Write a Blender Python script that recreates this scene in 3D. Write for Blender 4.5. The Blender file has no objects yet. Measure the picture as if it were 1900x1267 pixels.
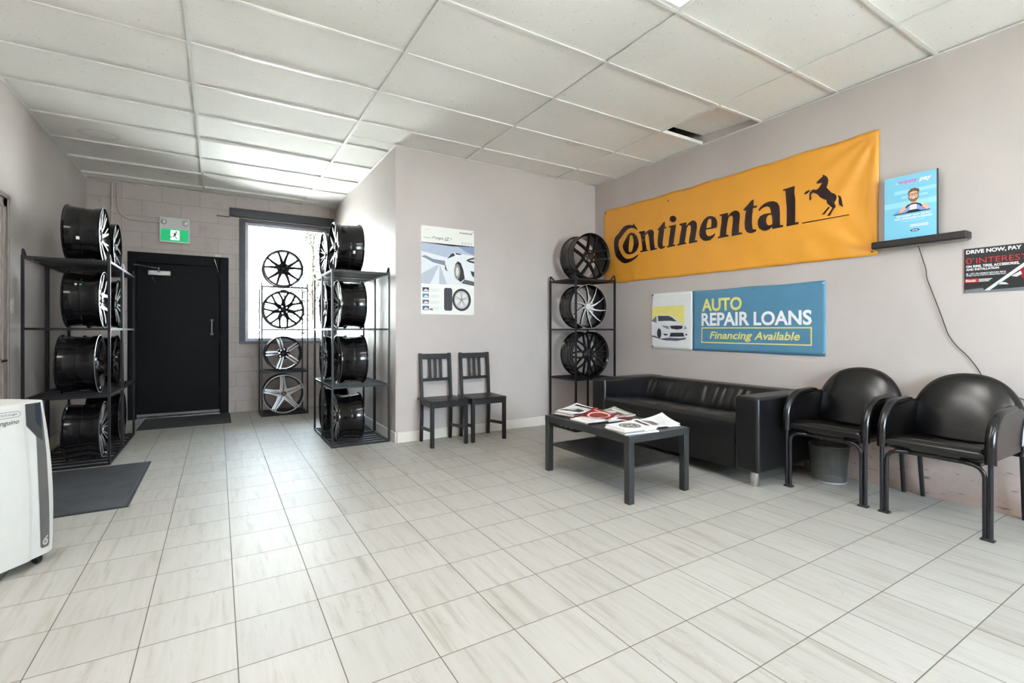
import bpy, bmesh, math, random
from mathutils import Vector, Matrix

R_ = math.radians
SC = bpy.context.scene
COL = SC.collection
random.seed(7)

# ------------------------------------------------------------------ camera, world, exposure
cam_d = bpy.data.cameras.new('camera')
cam = bpy.data.objects.new('camera', cam_d)
COL.objects.link(cam)
cam_d.sensor_width = 36.0
cam_d.lens = 36.0 * 895.5 / 1900.0
cam_d.shift_y = -(633.5 - 613.67) / 1900.0
cam_d.clip_start = 0.05
cam.location = (0, 0, 1.14)
cam.rotation_euler = (R_(90), 0, -0.547)
SC.camera = cam

SC.view_settings.view_transform = 'Standard'
SC.view_settings.look = 'None'
SC.view_settings.exposure = 0.54
SC.view_settings.gamma = 1.0
SC.view_settings.use_curve_mapping = False
SC.cycles.use_denoising = True
SC.cycles.max_bounces = 10
SC.cycles.diffuse_bounces = 6
SC.cycles.glossy_bounces = 4
SC.cycles.transparent_max_bounces = 12
SC.cycles.caustics_reflective = False
SC.cycles.caustics_refractive = False
SC.cycles.sample_clamp_indirect = 60.0

W = bpy.data.worlds.new('sky')
SC.world = W
W.use_nodes = True
_bg = W.node_tree.nodes['Background']
_bg.inputs[0].default_value = (0.74, 0.86, 1.0, 1)
_bg.inputs[1].default_value = 38.0
LIGHT_T = 9.8       # ceiling troffer diffusers

sun_d = bpy.data.lights.new('sun', 'SUN')
sun_d.energy = 175.0
sun_d.angle = R_(2)
sun = bpy.data.objects.new('sun', sun_d)
COL.objects.link(sun)
sun.rotation_euler = (R_(28), R_(-46), 0)   # runs along the street: lights the pavements, shines into no window
sun.location = (-8, 0, 12)

# ------------------------------------------------------------------ helpers
def S(r, g, b):
    f = lambda c: ((c / 255 + 0.055) / 1.055) ** 2.4 if c > 10.3 else c / 255 / 12.92
    return (f(r), f(g), f(b), 1.0)

def node(nt, typ, **kw):
    n = nt.nodes.new(typ)
    ins = kw.pop('ins', {})
    for k, v in kw.items():
        setattr(n, k, v)
    for k, v in ins.items():
        if hasattr(v, 'is_output'):
            nt.links.new(v, n.inputs[k])
        else:
            n.inputs[k].default_value = v
    return n

def mathn(nt, op, a, b=0.0, c=None):
    ins = {0: a, 1: b}
    if c is not None:
        ins[2] = c
    return node(nt, 'ShaderNodeMath', operation=op, ins=ins).outputs[0]

def mixc(nt, fac, a, b, blend='MIX'):
    n = nt.nodes.new('ShaderNodeMix')
    n.data_type = 'RGBA'
    n.blend_type = blend
    for sock, v in ((n.inputs[0], fac), (n.inputs[6], a), (n.inputs[7], b)):
        if hasattr(v, 'is_output'):
            nt.links.new(v, sock)
        else:
            sock.default_value = v
    return n.outputs[2]

def ramp(nt, fac, stops):
    n = nt.nodes.new('ShaderNodeValToRGB')
    nt.links.new(fac, n.inputs[0])
    cr = n.color_ramp
    while len(cr.elements) < len(stops):
        cr.elements.new(0.5)
    for e, (p, c) in zip(cr.elements, stops):
        e.position = p
        e.color = c if len(c) == 4 else (*c, 1)
    return n.outputs[0]

def new_mat(name):
    m = bpy.data.materials.new(name)
    m.use_nodes = True
    nt = m.node_tree
    return m, nt, nt.nodes['Principled BSDF']

_mats = {}
def mat(name, color, rough=0.5, metal=0.0, var=0.08, vscale=12.0, bump=0.0, bscale=200.0, coat=0.0, spec=0.5, rvar=0.0, stretch=(1, 1, 1)):
    if name in _mats:
        return _mats[name]
    m, nt, b = new_mat(name)
    tc = node(nt, 'ShaderNodeTexCoord')
    mp = node(nt, 'ShaderNodeMapping', ins={0: tc.outputs['Object'], 3: stretch})
    nz = node(nt, 'ShaderNodeTexNoise', ins={'Vector': mp.outputs[0], 'Scale': vscale, 'Detail': 4.0})
    dark = tuple(c * (1 - var) for c in color[:3]) + (1,)
    lite = tuple(min(1, c * (1 + var)) for c in color[:3]) + (1,)
    nt.links.new(ramp(nt, nz.outputs[0], [(0.3, dark), (0.7, lite)]), b.inputs['Base Color'])
    b.inputs['Metallic'].default_value = metal
    b.inputs['Roughness'].default_value = rough
    if rvar:
        mr = node(nt, 'ShaderNodeMapRange', ins={0: nz.outputs[0], 1: 0.3, 2: 0.7, 3: max(0.02, rough - rvar), 4: rough + rvar})
        nt.links.new(mr.outputs[0], b.inputs['Roughness'])
    b.inputs['Specular IOR Level'].default_value = spec
    b.inputs['Coat Weight'].default_value = coat
    b.inputs['Coat Roughness'].default_value = 0.05
    if bump:
        bn = node(nt, 'ShaderNodeTexNoise', ins={'Vector': mp.outputs[0], 'Scale': bscale, 'Detail': 3.0})
        bp = node(nt, 'ShaderNodeBump', ins={'Strength': bump, 'Distance': 0.002, 'Height': bn.outputs[0]})
        nt.links.new(bp.outputs[0], b.inputs['Normal'])
    _mats[name] = m
    return m

def emit(name, color, strength):
    m, nt, b = new_mat(name)
    b.inputs['Base Color'].default_value = color
    b.inputs['Emission Color'].default_value = color
    b.inputs['Emission Strength'].default_value = strength
    return m

class MB:
    def __init__(self):
        self.bm = bmesh.new()
    def _v(self, pts):
        return [self.bm.verts.new(p) for p in pts]
    def face(self, vs, m=0):
        try:
            f = self.bm.faces.new(vs)
            f.material_index = m
            return f
        except ValueError:
            return None
    def poly(self, pts, m=0):
        return self.face(self._v(pts), m)
    def box(self, x0, x1, y0, y1, z0, z1, m=0, M=None):
        P = [(x0, y0, z0), (x1, y0, z0), (x1, y1, z0), (x0, y1, z0), (x0, y0, z1), (x1, y0, z1), (x1, y1, z1), (x0, y1, z1)]
        if M is not None:
            P = [M @ Vector(p) for p in P]
        v = self._v(P)
        for q in ((3, 2, 1, 0), (4, 5, 6, 7), (0, 1, 5, 4), (1, 2, 6, 5), (2, 3, 7, 6), (3, 0, 4, 7)):
            self.face([v[i] for i in q], m)
        return self
    def bar(self, a, b, w, h, m=0, up=(0, 0, 1)):
        """rectangular bar from a to b, w across, h along 'up'"""
        a, b = Vector(a), Vector(b)
        t = (b - a).normalized()
        u = Vector(up)
        if abs(t.dot(u)) > 0.95:
            u = Vector((0, 1, 0))
        s = t.cross(u).normalized()
        u = s.cross(t).normalized()
        P = [c + s * (i * w / 2) + u * (j * h / 2) for c in (a, b) for i, j in ((-1, -1), (1, -1), (1, 1), (-1, 1))]
        v = self._v(P)
        for q in ((3, 2, 1, 0), (4, 5, 6, 7), (0, 1, 5, 4), (1, 2, 6, 5), (2, 3, 7, 6), (3, 0, 4, 7)):
            self.face([v[i] for i in q], m)
        return self
    def tube(self, pts, r, seg=10, m=0, closed=False, sx=1.0, sy=1.0, up=(0, 0, 1)):
        pts = [Vector(p) for p in pts]
        n = len(pts)
        rs = r if isinstance(r, (list, tuple)) else [r] * n
        rings = []
        prev = None
        for i, p in enumerate(pts):
            if closed:
                t = (pts[(i + 1) % n] - pts[i - 1]).normalized()
            else:
                t = (pts[min(i + 1, n - 1)] - pts[max(i - 1, 0)]).normalized()
            if prev is None:
                u = Vector(up)
                if abs(t.dot(u)) > 0.95:
                    u = Vector((0, 1, 0)) if abs(t.y) < 0.9 else Vector((1, 0, 0))
            else:
                u = prev
            s = t.cross(u).normalized()
            u = s.cross(t).normalized()
            prev = u
            rings.append(self._v([p + (s * math.cos(a) * sx + u * math.sin(a) * sy) * rs[i] for a in [2 * math.pi * k / seg for k in range(seg)]]))
        last = n if closed else n - 1
        for i in range(last):
            A, B = rings[i], rings[(i + 1) % n]
            for k in range(seg):
                self.face([A[k], A[(k + 1) % seg], B[(k + 1) % seg], B[k]], m)
        if not closed:
            self.face(rings[0][::-1], m)
            self.face(rings[-1], m)
        return self
    def lathe(self, prof, seg=32, m=0, axis='z', c=(0, 0, 0), closed=False, ms=None):
        """prof: (radius, height); radius 0 closes on the axis"""
        c = Vector(c)
        rings = []
        for r, h in prof:
            if r < 1e-6:
                q = (0, 0, h) if axis == 'z' else ((0, h, 0) if axis == 'y' else (h, 0, 0))
                rings.append(self._v([c + Vector(q)]))
            else:
                L = []
                for k in range(seg):
                    a = 2 * math.pi * k / seg
                    x, y = r * math.cos(a), r * math.sin(a)
                    q = (x, y, h) if axis == 'z' else ((x, h, y) if axis == 'y' else (h, x, y))
                    L.append(c + Vector(q))
                rings.append(self._v(L))
        n = len(rings)
        for i in range(n if closed else n - 1):
            A, B = rings[i], rings[(i + 1) % n]
            mm = ms[i] if ms else m
            for k in range(seg):
                j = (k + 1) % seg
                if len(A) == 1 and len(B) == 1:
                    continue
                if len(A) == 1:
                    self.face([A[0], B[j], B[k]], mm)
                elif len(B) == 1:
                    self.face([A[k], A[j], B[0]], mm)
                else:
                    self.face([A[k], A[j], B[j], B[k]], mm)
        return self
    def grid(self, nu, nv, fn, m=0, closeu=False):
        V = [[self.bm.verts.new(fn(i / nu, j / nv)) for j in range(nv + 1)] for i in range(nu if closeu else nu + 1)]
        for i in range(nu):
            for j in range(nv):
                a = V[i]
                b = V[(i + 1) % len(V)]
                self.face([a[j], b[j], b[j + 1], a[j + 1]], m)
        return V
    def prism(self, pts2, fn, d0, d1, m=0, ms=None):
        """closed outline extruded: fn(u, v, w) -> point"""
        A = self._v([fn(u, v, d0) for u, v in pts2])
        B = self._v([fn(u, v, d1) for u, v in pts2])
        n = len(pts2)
        self.face(A[::-1], m)
        self.face(B, m)
        for i in range(n):
            self.face([A[i], A[(i + 1) % n], B[(i + 1) % n], B[i]], m if ms is None else ms)
        return self
    def mesh(self, name, mats, sharp=35):
        bm = self.bm
        bmesh.ops.recalc_face_normals(bm, faces=bm.faces[:])
        me = bpy.data.meshes.new(name)
        bm.to_mesh(me)
        bm.free()
        for x in (mats if isinstance(mats, (list, tuple)) else [mats]):
            me.materials.append(x)
        if sharp:
            me.polygons.foreach_set('use_smooth', [True] * len(me.polygons))
            me.set_sharp_from_angle(angle=R_(sharp))
        return me
    def build(self, name, mats, parent=None, sharp=35, bevel=0, bseg=2, loc=None, rz=0, label=None, subd=0):
        return link(name, self.mesh(name, mats, sharp), parent, bevel, bseg, loc, rz, label, subd)

def link(name, me, parent=None, bevel=0, bseg=2, loc=None, rz=0, label=None, subd=0):
    o = bpy.data.objects.new(name, me)
    COL.objects.link(o)
    if parent is not None:
        o.parent = parent
    if loc is not None:
        o.location = loc
    o.rotation_euler = (0, 0, rz)
    if bevel:
        b = o.modifiers.new('bevel', 'BEVEL')
        b.width = bevel
        b.segments = bseg
        b.limit_method = 'ANGLE'
        b.angle_limit = R_(40)
    if subd:
        b = o.modifiers.new('subd', 'SUBSURF')
        b.levels = b.render_levels = subd
    if label:
        o['label'] = label
    return o

def tag(o, label, cat, group=None, kind=None):
    if label:
        o['label'] = label
    if cat:
        o['category'] = cat
    if group:
        o['group'] = group
    if kind:
        o['kind'] = kind
    return o

def thing(name, label, cat, loc=(0, 0, 0), rz=0, group=None):
    o = bpy.data.objects.new(name, None)
    o.empty_display_size = 0.1
    COL.objects.link(o)
    o.location = loc
    o.rotation_euler = (0, 0, rz)
    return tag(o, label, cat, group)

def struct(o, label=None, cat=None):
    o['kind'] = 'structure'
    if label:
        o['label'] = label
    if cat:
        o['category'] = cat
    return o

def text2d(body, w, h, bold=0.0, shear=0.0):
    """lettering fitted to a w x h box -> (verts, faces)"""
    cu = bpy.data.curves.new('lettering', 'FONT')
    cu.body = body
    cu.size = 1.0
    cu.offset = bold
    cu.shear = shear
    cu.resolution_u = 4
    cu.fill_mode = 'FRONT'
    o = bpy.data.objects.new('lettering', cu)
    COL.objects.link(o)
    dg = bpy.context.evaluated_depsgraph_get()
    dg.update()
    me = bpy.data.meshes.new_from_object(o.evaluated_get(dg))
    vs = [(v.co.x, v.co.y) for v in me.vertices]
    fs = [tuple(p.vertices) for p in me.polygons]
    bpy.data.objects.remove(o)
    bpy.data.curves.remove(cu)
    bpy.data.meshes.remove(me)
    x0 = min(v[0] for v in vs); x1 = max(v[0] for v in vs)
    y0 = min(v[1] for v in vs); y1 = max(v[1] for v in vs)
    return [((x - x0) / (x1 - x0) * w, (y - y0) / (y1 - y0) * h) for x, y in vs], fs

class Art:
    """flat print on a sheet: (u, v) in metres from the sheet's lower left corner"""
    def __init__(self, O, U, V, N, disp=None, fine=0):
        self.O, self.U, self.V, self.N = Vector(O), Vector(U), Vector(V), Vector(N)
        self.disp = disp or (lambda u, v: 0.0)
        self.fine = fine
        self.reset()
    def reset(self):
        self.bm = bmesh.new()
        self.mats = []
    def at(self, u, v, w=0.0):
        return self.O + self.U * u + self.V * v + self.N * (w + self.disp(u, v))
    def mi(self, m):
        if m not in self.mats:
            self.mats.append(m)
        return self.mats.index(m)
    def shape(self, loops, m, layer=1):
        i = self.mi(m)
        es = []
        vs_all = []
        for L in loops:
            vs = [self.bm.verts.new((u, v, layer)) for u, v in L]
            vs_all += vs
            es += [self.bm.edges.new((vs[k], vs[(k + 1) % len(vs)])) for k in range(len(vs))]
        if len(loops) == 1 and len(loops[0]) <= 4:
            f = [self.bm.faces.new(vs_all)]
        else:
            r = bmesh.ops.triangle_fill(self.bm, use_beauty=True, use_dissolve=False, edges=es, normal=(0, 0, 1))
            f = [g for g in r['geom'] if isinstance(g, bmesh.types.BMFace)]
        for g in f:
            g.material_index = i
    def rect(self, u0, v0, u1, v1, m, layer=1):
        self.shape([[(u0, v0), (u1, v0), (u1, v1), (u0, v1)]], m, layer)
    def ell(self, cu, cv, ru, rv, m, layer=1, n=28, a0=0, a1=360):
        L = [(cu + ru * math.cos(R_(a0 + (a1 - a0) * k / n)), cv + rv * math.sin(R_(a0 + (a1 - a0) * k / n))) for k in range(n if a1 - a0 == 360 else n + 1)]
        self.shape([L], m, layer)
    def ring(self, cu, cv, ro, ri, m, layer=1, n=32, sy=1.0):
        c = [(math.cos(2 * math.pi * k / n), math.sin(2 * math.pi * k / n) * sy) for k in range(n)]
        i = self.mi(m)
        a = [self.bm.verts.new((cu + ro * x, cv + ro * y, layer)) for x, y in c]
        b = [self.bm.verts.new((cu + ri * x, cv + ri * y, layer)) for x, y in c]
        for k in range(n):
            j = (k + 1) % n
            self.bm.faces.new([a[k], a[j], b[j], b[k]]).material_index = i
    def line(self, pts, w, m, layer=1):
        for (x0, y0), (x1, y1) in zip(pts, pts[1:]):
            d = math.hypot(x1 - x0, y1 - y0) or 1
            nx, ny = -(y1 - y0) / d * w / 2, (x1 - x0) / d * w / 2
            self.shape([[(x0 + nx, y0 + ny), (x0 - nx, y0 - ny), (x1 - nx, y1 - ny), (x1 + nx, y1 + ny)]], m, layer)
    def text(self, body, u0, v0, u1, v1, m, bold=0.0, shear=0.0, layer=2):
        vs, fs = text2d(body, u1 - u0, v1 - v0, bold, shear)
        i = self.mi(m)
        V = [self.bm.verts.new((u0 + x, v0 + y, layer)) for x, y in vs]
        for f in fs:
            try:
                self.bm.faces.new([V[k] for k in f]).material_index = i
            except ValueError:
                pass
    def build(self, name, parent, gap=0.0008, label=None):
        bm = self.bm
        if self.fine:
            bmesh.ops.triangulate(bm, faces=bm.faces[:])
            for _ in range(5):
                L = [e for e in bm.edges if (e.verts[0].co.xy - e.verts[1].co.xy).length > self.fine]
                if not L:
                    break
                bmesh.ops.subdivide_edges(bm, edges=L, cuts=1)
                bmesh.ops.triangulate(bm, faces=bm.faces[:])
        for v in bm.verts:
            v.co = self.at(v.co.x, v.co.y, gap * v.co.z)
        bm.normal_update()
        for f in bm.faces:
            if f.normal.dot(self.N) < 0:
                f.normal_flip()
        me = bpy.data.meshes.new(name)
        bm.to_mesh(me)
        bm.free()
        for x in self.mats:
            me.materials.append(x)
        self.reset()
        return link(name, me, parent, label=label)

# ------------------------------------------------------------------ shared materials
BLACK_STEEL = mat('black powder coated steel', S(20, 20, 22), 0.42, var=0.15, vscale=30, spec=0.35)
GLOSS = mat('gloss black wheel paint', S(13, 13, 16), 0.15, var=0.1, vscale=8, coat=0.15, spec=0.4)
SATIN = mat('satin black wheel paint', S(24, 24, 26), 0.55, var=0.1, vscale=8, spec=0.2)
MACH = mat('machined aluminium', S(218, 218, 220), 0.28, metal=0.6, var=0.05, vscale=60)
GUN = mat('gunmetal wheel paint', S(74, 76, 80), 0.25, metal=0.5, var=0.06)
CHROME = mat('brushed chrome', S(205, 205, 205), 0.2, metal=1.0, var=0.05, vscale=40)
LEATHER = mat('black leather', S(13, 13, 16), 0.33, var=0.1, vscale=7, spec=0.6)
VINYL = mat('black vinyl upholstery', S(11, 11, 14), 0.25, var=0.08, vscale=3, spec=0.6)
BLACKWOOD = mat('black brown stained wood', S(21, 20, 20), 0.4, var=0.25, vscale=10, bump=0.1, bscale=60, stretch=(6, 6, 0.6))
TABLEBLK = mat('worn black lacquer', S(48, 49, 50), 0.34, var=0.18, vscale=9, rvar=0.05, bump=0.05, bscale=90)
WHITEP = mat('white plastic', S(204, 204, 201), 0.35, var=0.02)
GREYP = mat('dark grey plastic', S(92, 92, 92), 0.4, var=0.05)
BLACKP = mat('black plastic', S(24, 24, 25), 0.4, var=0.1)
PAPER = mat('white print', S(236, 236, 234), 0.45, var=0.02)
INK = mat('black print', S(26, 22, 24), 0.4, var=0.1)
RUBBER = mat('black rubber', S(30, 30, 32), 0.7, var=0.2, bump=0.3, bscale=120)
def ink(name, r, g, b, rough=0.45):
    return mat(name, S(r, g, b), rough, var=0.03, spec=0.25)

# ------------------------------------------------------------------ the room
XL, XR, XP, YP, YB, YR, H = -1.39, 4.19, 1.54, 4.80, 7.80, -2.6, 3.02
T = 0.14

def wall_paint(name, col, dirt=False):
    m, nt, b = new_mat(name)
    tc = node(nt, 'ShaderNodeTexCoord')
    n1 = node(nt, 'ShaderNodeTexNoise', ins={'Vector': tc.outputs['Object'], 'Scale': 1.6, 'Detail': 5.0})
    lo = tuple(c * 0.95 for c in col[:3]) + (1,)
    hi = tuple(min(1, c * 1.04) for c in col[:3]) + (1,)
    c = ramp(nt, n1.outputs[0], [(0.35, lo), (0.65, hi)])
    if dirt:
        # scuffs and stains on the lower part of the wall, a splashed band above the floor
        sep = node(nt, 'ShaderNodeSeparateXYZ', ins={0: tc.outputs['Object']})
        n2 = node(nt, 'ShaderNodeTexNoise', ins={'Vector': tc.outputs['Object'], 'Scale': 9.0, 'Detail': 8.0, 'Roughness': 0.7})
        zz = mathn(nt, 'ADD', sep.outputs[2], mathn(nt, 'MULTIPLY', n2.outputs[0], 0.35))
        band = node(nt, 'ShaderNodeMapRange', ins={0: zz, 1: 0.20, 2: 0.36, 3: 0.9, 4: 0.0}).outputs[0]
        c = mixc(nt, band, c, S(120, 98, 78))
        up = node(nt, 'ShaderNodeMapRange', ins={0: sep.outputs[2], 1: 0.42, 2: 0.6, 3: 1.0, 4: 0.0}).outputs[0]
        c = mixc(nt, mathn(nt, 'MULTIPLY', up, 0.6), c, S(206, 182, 172))
        mp = node(nt, 'ShaderNodeMapping', ins={0: tc.outputs['Object'], 3: (1, 3, 14)})
        n3 = node(nt, 'ShaderNodeTexNoise', ins={'Vector': mp.outputs[0], 'Scale': 2.6, 'Detail': 7.0, 'Roughness': 0.65})
        sc = ramp(nt, n3.outputs[0], [(0.60, (0, 0, 0)), (0.66, (1, 1, 1))])
        c = mixc(nt, mathn(nt, 'MULTIPLY', mathn(nt, 'MULTIPLY', sc, up), 0.7), c, S(88, 70, 58))
    nt.links.new(c, b.inputs['Base Color'])
    b.inputs['Roughness'].default_value = 0.5
    b.inputs['Specular IOR Level'].default_value = 0.35
    n4 = node(nt, 'ShaderNodeTexNoise', ins={'Vector': tc.outputs['Object'], 'Scale': 160.0, 'Detail': 2.0})
    bp = node(nt, 'ShaderNodeBump', ins={'Strength': 0.12, 'Distance': 0.002, 'Height': n4.outputs[0]})
    nt.links.new(bp.outputs[0], b.inputs['Normal'])
    return m

WALLC = S(190, 181, 177)
WALL = wall_paint('taupe wall paint', WALLC)
WALL_D = wall_paint('taupe wall paint with scuffs', WALLC, True)

def block_mat():
    m, nt, b = new_mat('painted concrete block')
    tc = node(nt, 'ShaderNodeTexCoord')
    sw = node(nt, 'ShaderNodeSeparateXYZ', ins={0: tc.outputs['Object']})
    cb = node(nt, 'ShaderNodeCombineXYZ', ins={0: sw.outputs[0], 1: mathn(nt, 'ADD', sw.outputs[2], 0.05), 2: 0.0})
    br = node(nt, 'ShaderNodeTexBrick', ins={'Vector': cb.outputs[0], 'Scale': 1.0, 'Mortar Size': 0.006, 'Mortar Smooth': 0.6, 'Brick Width': 0.42, 'Row Height': 0.205, 'Color1': S(184, 173, 167), 'Color2': S(180, 169, 163), 'Mortar': S(168, 156, 150)})
    n = node(nt, 'ShaderNodeTexNoise', ins={'Vector': tc.outputs['Object'], 'Scale': 4.0, 'Detail': 8.0, 'Roughness': 0.7})
    c = mixc(nt, ramp(nt, n.outputs[0], [(0.5, (0, 0, 0)), (0.75, (0.6, 0.6, 0.6))]), br.outputs[0], S(160, 142, 134))
    nt.links.new(c, b.inputs['Base Color'])
    b.inputs['Roughness'].default_value = 0.6
    h = mathn(nt, 'SUBTRACT', mathn(nt, 'MULTIPLY', n.outputs[0], 0.2), br.outputs['Fac'])
    bp = node(nt, 'ShaderNodeBump', ins={'Strength': 0.4, 'Distance': 0.005, 'Height': h})
    nt.links.new(bp.outputs[0], b.inputs['Normal'])
    return m

def floor_mat():
    m, nt, b = new_mat('travertine look floor tile')
    tc = node(nt, 'ShaderNodeTexCoord')
    sp = node(nt, 'ShaderNodeSeparateXYZ', ins={0: tc.outputs['Object']})
    tu, tv, fu, fv = 0.3030, 0.3043, -0.548, 1.874
    gx = mathn(nt, 'DIVIDE', mathn(nt, 'SUBTRACT', sp.outputs[0], fu), tu)
    gy = mathn(nt, 'DIVIDE', mathn(nt, 'SUBTRACT', sp.outputs[1], fv), tv)
    ix, iy = mathn(nt, 'FLOOR', gx), mathn(nt, 'FLOOR', gy)
    fx, fy = mathn(nt, 'FRACT', gx), mathn(nt, 'FRACT', gy)
    dx = mathn(nt, 'MINIMUM', fx, mathn(nt, 'SUBTRACT', 1.0, fx))
    dy = mathn(nt, 'MINIMUM', fy, mathn(nt, 'SUBTRACT', 1.0, fy))
    d = mathn(nt, 'MINIMUM', dx, dy)
    grout = node(nt, 'ShaderNodeMapRange', ins={0: d, 1: 0.0045, 2: 0.0075, 3: 1.0, 4: 0.0}).outputs[0]
    wn = node(nt, 'ShaderNodeTexWhiteNoise', noise_dimensions='2D', ins={'Vector': node(nt, 'ShaderNodeCombineXYZ', ins={0: ix, 1: iy, 2: 0.0}).outputs[0]})
    off = mathn(nt, 'MULTIPLY', wn.outputs['Value'], 37.0)
    def stretched(sx, sy, sz=0):
        return node(nt, 'ShaderNodeCombineXYZ', ins={0: mathn(nt, 'ADD', mathn(nt, 'MULTIPLY', sp.outputs[0], sx), off), 1: mathn(nt, 'ADD', mathn(nt, 'MULTIPLY', sp.outputs[1], sy), off), 2: off}).outputs[0]
    n1 = node(nt, 'ShaderNodeTexNoise', ins={'Vector': stretched(22, 1.6), 'Scale': 1.0, 'Detail': 6.0, 'Roughness': 0.6, 'Distortion': 0.3})
    base = ramp(nt, n1.outputs[0], [(0.28, S(147, 142, 132)), (0.43, S(166, 163, 156)), (0.58, S(172, 170, 165)), (0.75, S(157, 151, 140))])
    n2 = node(nt, 'ShaderNodeTexNoise', ins={'Vector': stretched(5.5, 1.3), 'Scale': 1.0, 'Detail': 9.0, 'Roughness': 0.62, 'Distortion': 0.35})
    vein = mathn(nt, 'ABSOLUTE', mathn(nt, 'SUBTRACT', n2.outputs[0], 0.5))
    n3 = node(nt, 'ShaderNodeTexNoise', ins={'Vector': stretched(3, 3), 'Scale': 1.0, 'Detail': 3.0})
    vm = node(nt, 'ShaderNodeMapRange', ins={0: vein, 1: 0.0, 2: 0.006, 3: 0.5, 4: 0.0}).outputs[0]
    vm = mathn(nt, 'MULTIPLY', vm, node(nt, 'ShaderNodeMapRange', ins={0: n3.outputs[0], 1: 0.45, 2: 0.62, 3: 0.0, 4: 1.0}).outputs[0])
    c = mixc(nt, vm, base, S(130, 122, 110))
    tint = node(nt, 'ShaderNodeMapRange', ins={0: wn.outputs['Value'], 3: 0.95, 4: 1.03}).outputs[0]
    c = mixc(nt, 1.0, c, node(nt, 'ShaderNodeCombineColor', ins={0: tint, 1: tint, 2: tint}).outputs[0], 'MULTIPLY')
    c = mixc(nt, grout, c, S(100, 92, 82))
    nt.links.new(c, b.inputs['Base Color'])
    rg = node(nt, 'ShaderNodeMapRange', ins={0: n1.outputs[0], 1: 0.3, 2: 0.7, 3: 0.42, 4: 0.54}).outputs[0]
    nt.links.new(mathn(nt, 'ADD', rg, mathn(nt, 'MULTIPLY', grout, 0.4)), b.inputs['Roughness'])
    b.inputs['Specular IOR Level'].default_value = 0.38
    n5 = node(nt, 'ShaderNodeTexNoise', ins={'Vector': tc.outputs['Object'], 'Scale': 14.0, 'Detail': 2.0})
    hh = mathn(nt, 'SUBTRACT', mathn(nt, 'MULTIPLY', n5.outputs[0], 0.25), grout)
    bp = node(nt, 'ShaderNodeBump', ins={'Strength': 0.35, 'Distance': 0.002, 'Height': hh})
    nt.links.new(bp.outputs[0], b.inputs['Normal'])
    return m

def ceiling_mat():
    m, nt, b = new_mat('mineral fibre ceiling tile')
    tc = node(nt, 'ShaderNodeTexCoord')
    vo = node(nt, 'ShaderNodeTexVoronoi', ins={'Vector': tc.outputs['Object'], 'Scale': 95.0})
    n1 = node(nt, 'ShaderNodeTexNoise', ins={'Vector': tc.outputs['Object'], 'Scale': 30.0, 'Detail': 2.0})
    thr = node(nt, 'ShaderNodeMapRange', ins={0: n1.outputs[0], 1: 0.5, 2: 0.75, 3: 0.0, 4: 0.3}).outputs[0]
    pit = node(nt, 'ShaderNodeMapRange', ins={0: mathn(nt, 'SUBTRACT', vo.outputs[0], thr), 1: 0.0, 2: 0.05, 3: 1.0, 4: 0.0}).outputs[0]
    n2 = node(nt, 'ShaderNodeTexNoise', ins={'Vector': tc.outputs['Object'], 'Scale': 1.2, 'Detail': 3.0})
    c = ramp(nt, n2.outputs[0], [(0.3, S(228, 226, 221)), (0.7, S(238, 236, 232))])
    sp = node(nt, 'ShaderNodeSeparateXYZ', ins={0: tc.outputs['Object']})
    # three old water rings
    for cx, cy, r in ((-0.98, 6.05, 0.16), (-0.42, 7.15, 0.13), (3.06, 3.82, 0.09)):
        ax = mathn(nt, 'SUBTRACT', sp.outputs[0], cx)
        ay = mathn(nt, 'MULTIPLY', mathn(nt, 'SUBTRACT', sp.outputs[1], cy), 1.2)
        q = mathn(nt, 'SQRT', mathn(nt, 'ADD', mathn(nt, 'MULTIPLY', ax, ax), mathn(nt, 'MULTIPLY', ay, ay)))
        q = mathn(nt, 'ADD', q, mathn(nt, 'MULTIPLY', n1.outputs[0], 0.03))
        ringm = node(nt, 'ShaderNodeMapRange', ins={0: mathn(nt, 'ABSOLUTE', mathn(nt, 'SUBTRACT', q, r)), 1: 0.0, 2: 0.03, 3: 0.3, 4: 0.0}).outputs[0]
        c = mixc(nt, ringm, c, S(178, 160, 138))
    c = mixc(nt, mathn(nt, 'MULTIPLY', pit, 0.75), c, S(120, 116, 108))
    nt.links.new(c, b.inputs['Base Color'])
    b.inputs['Roughness'].default_value = 0.75
    b.inputs['Specular IOR Level'].default_value = 0.2
    bp = node(nt, 'ShaderNodeBump', ins={'Strength': 0.25, 'Distance': 0.002, 'Height': mathn(nt, 'SUBTRACT', 0.0, pit)})
    nt.links.new(bp.outputs[0], b.inputs['Normal'])
    return m

BLOCK, FLOOR, CEIL = block_mat(), floor_mat(), ceiling_mat()
FRAME_BLK = mat('black door paint', S(12, 12, 14), 0.55, var=0.3, vscale=5, bump=0.1, bscale=70, rvar=0.05, spec=0.15)
GRID = mat('white enamelled t bar', S(226, 226, 222), 0.3, var=0.03)
BASEB = mat('cream vinyl baseboard', S(218, 212, 202), 0.45, var=0.06, vscale=5)
DARKVOID = mat('dusty plenum', S(60, 58, 55), 0.9, var=0.2)

struct(MB().box(XL - T, XR + T, YR - T, YB + T, -0.12, 0, 0).build('floor', FLOOR, sharp=0), 'pale travertine look tile floor', 'floor')

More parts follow.
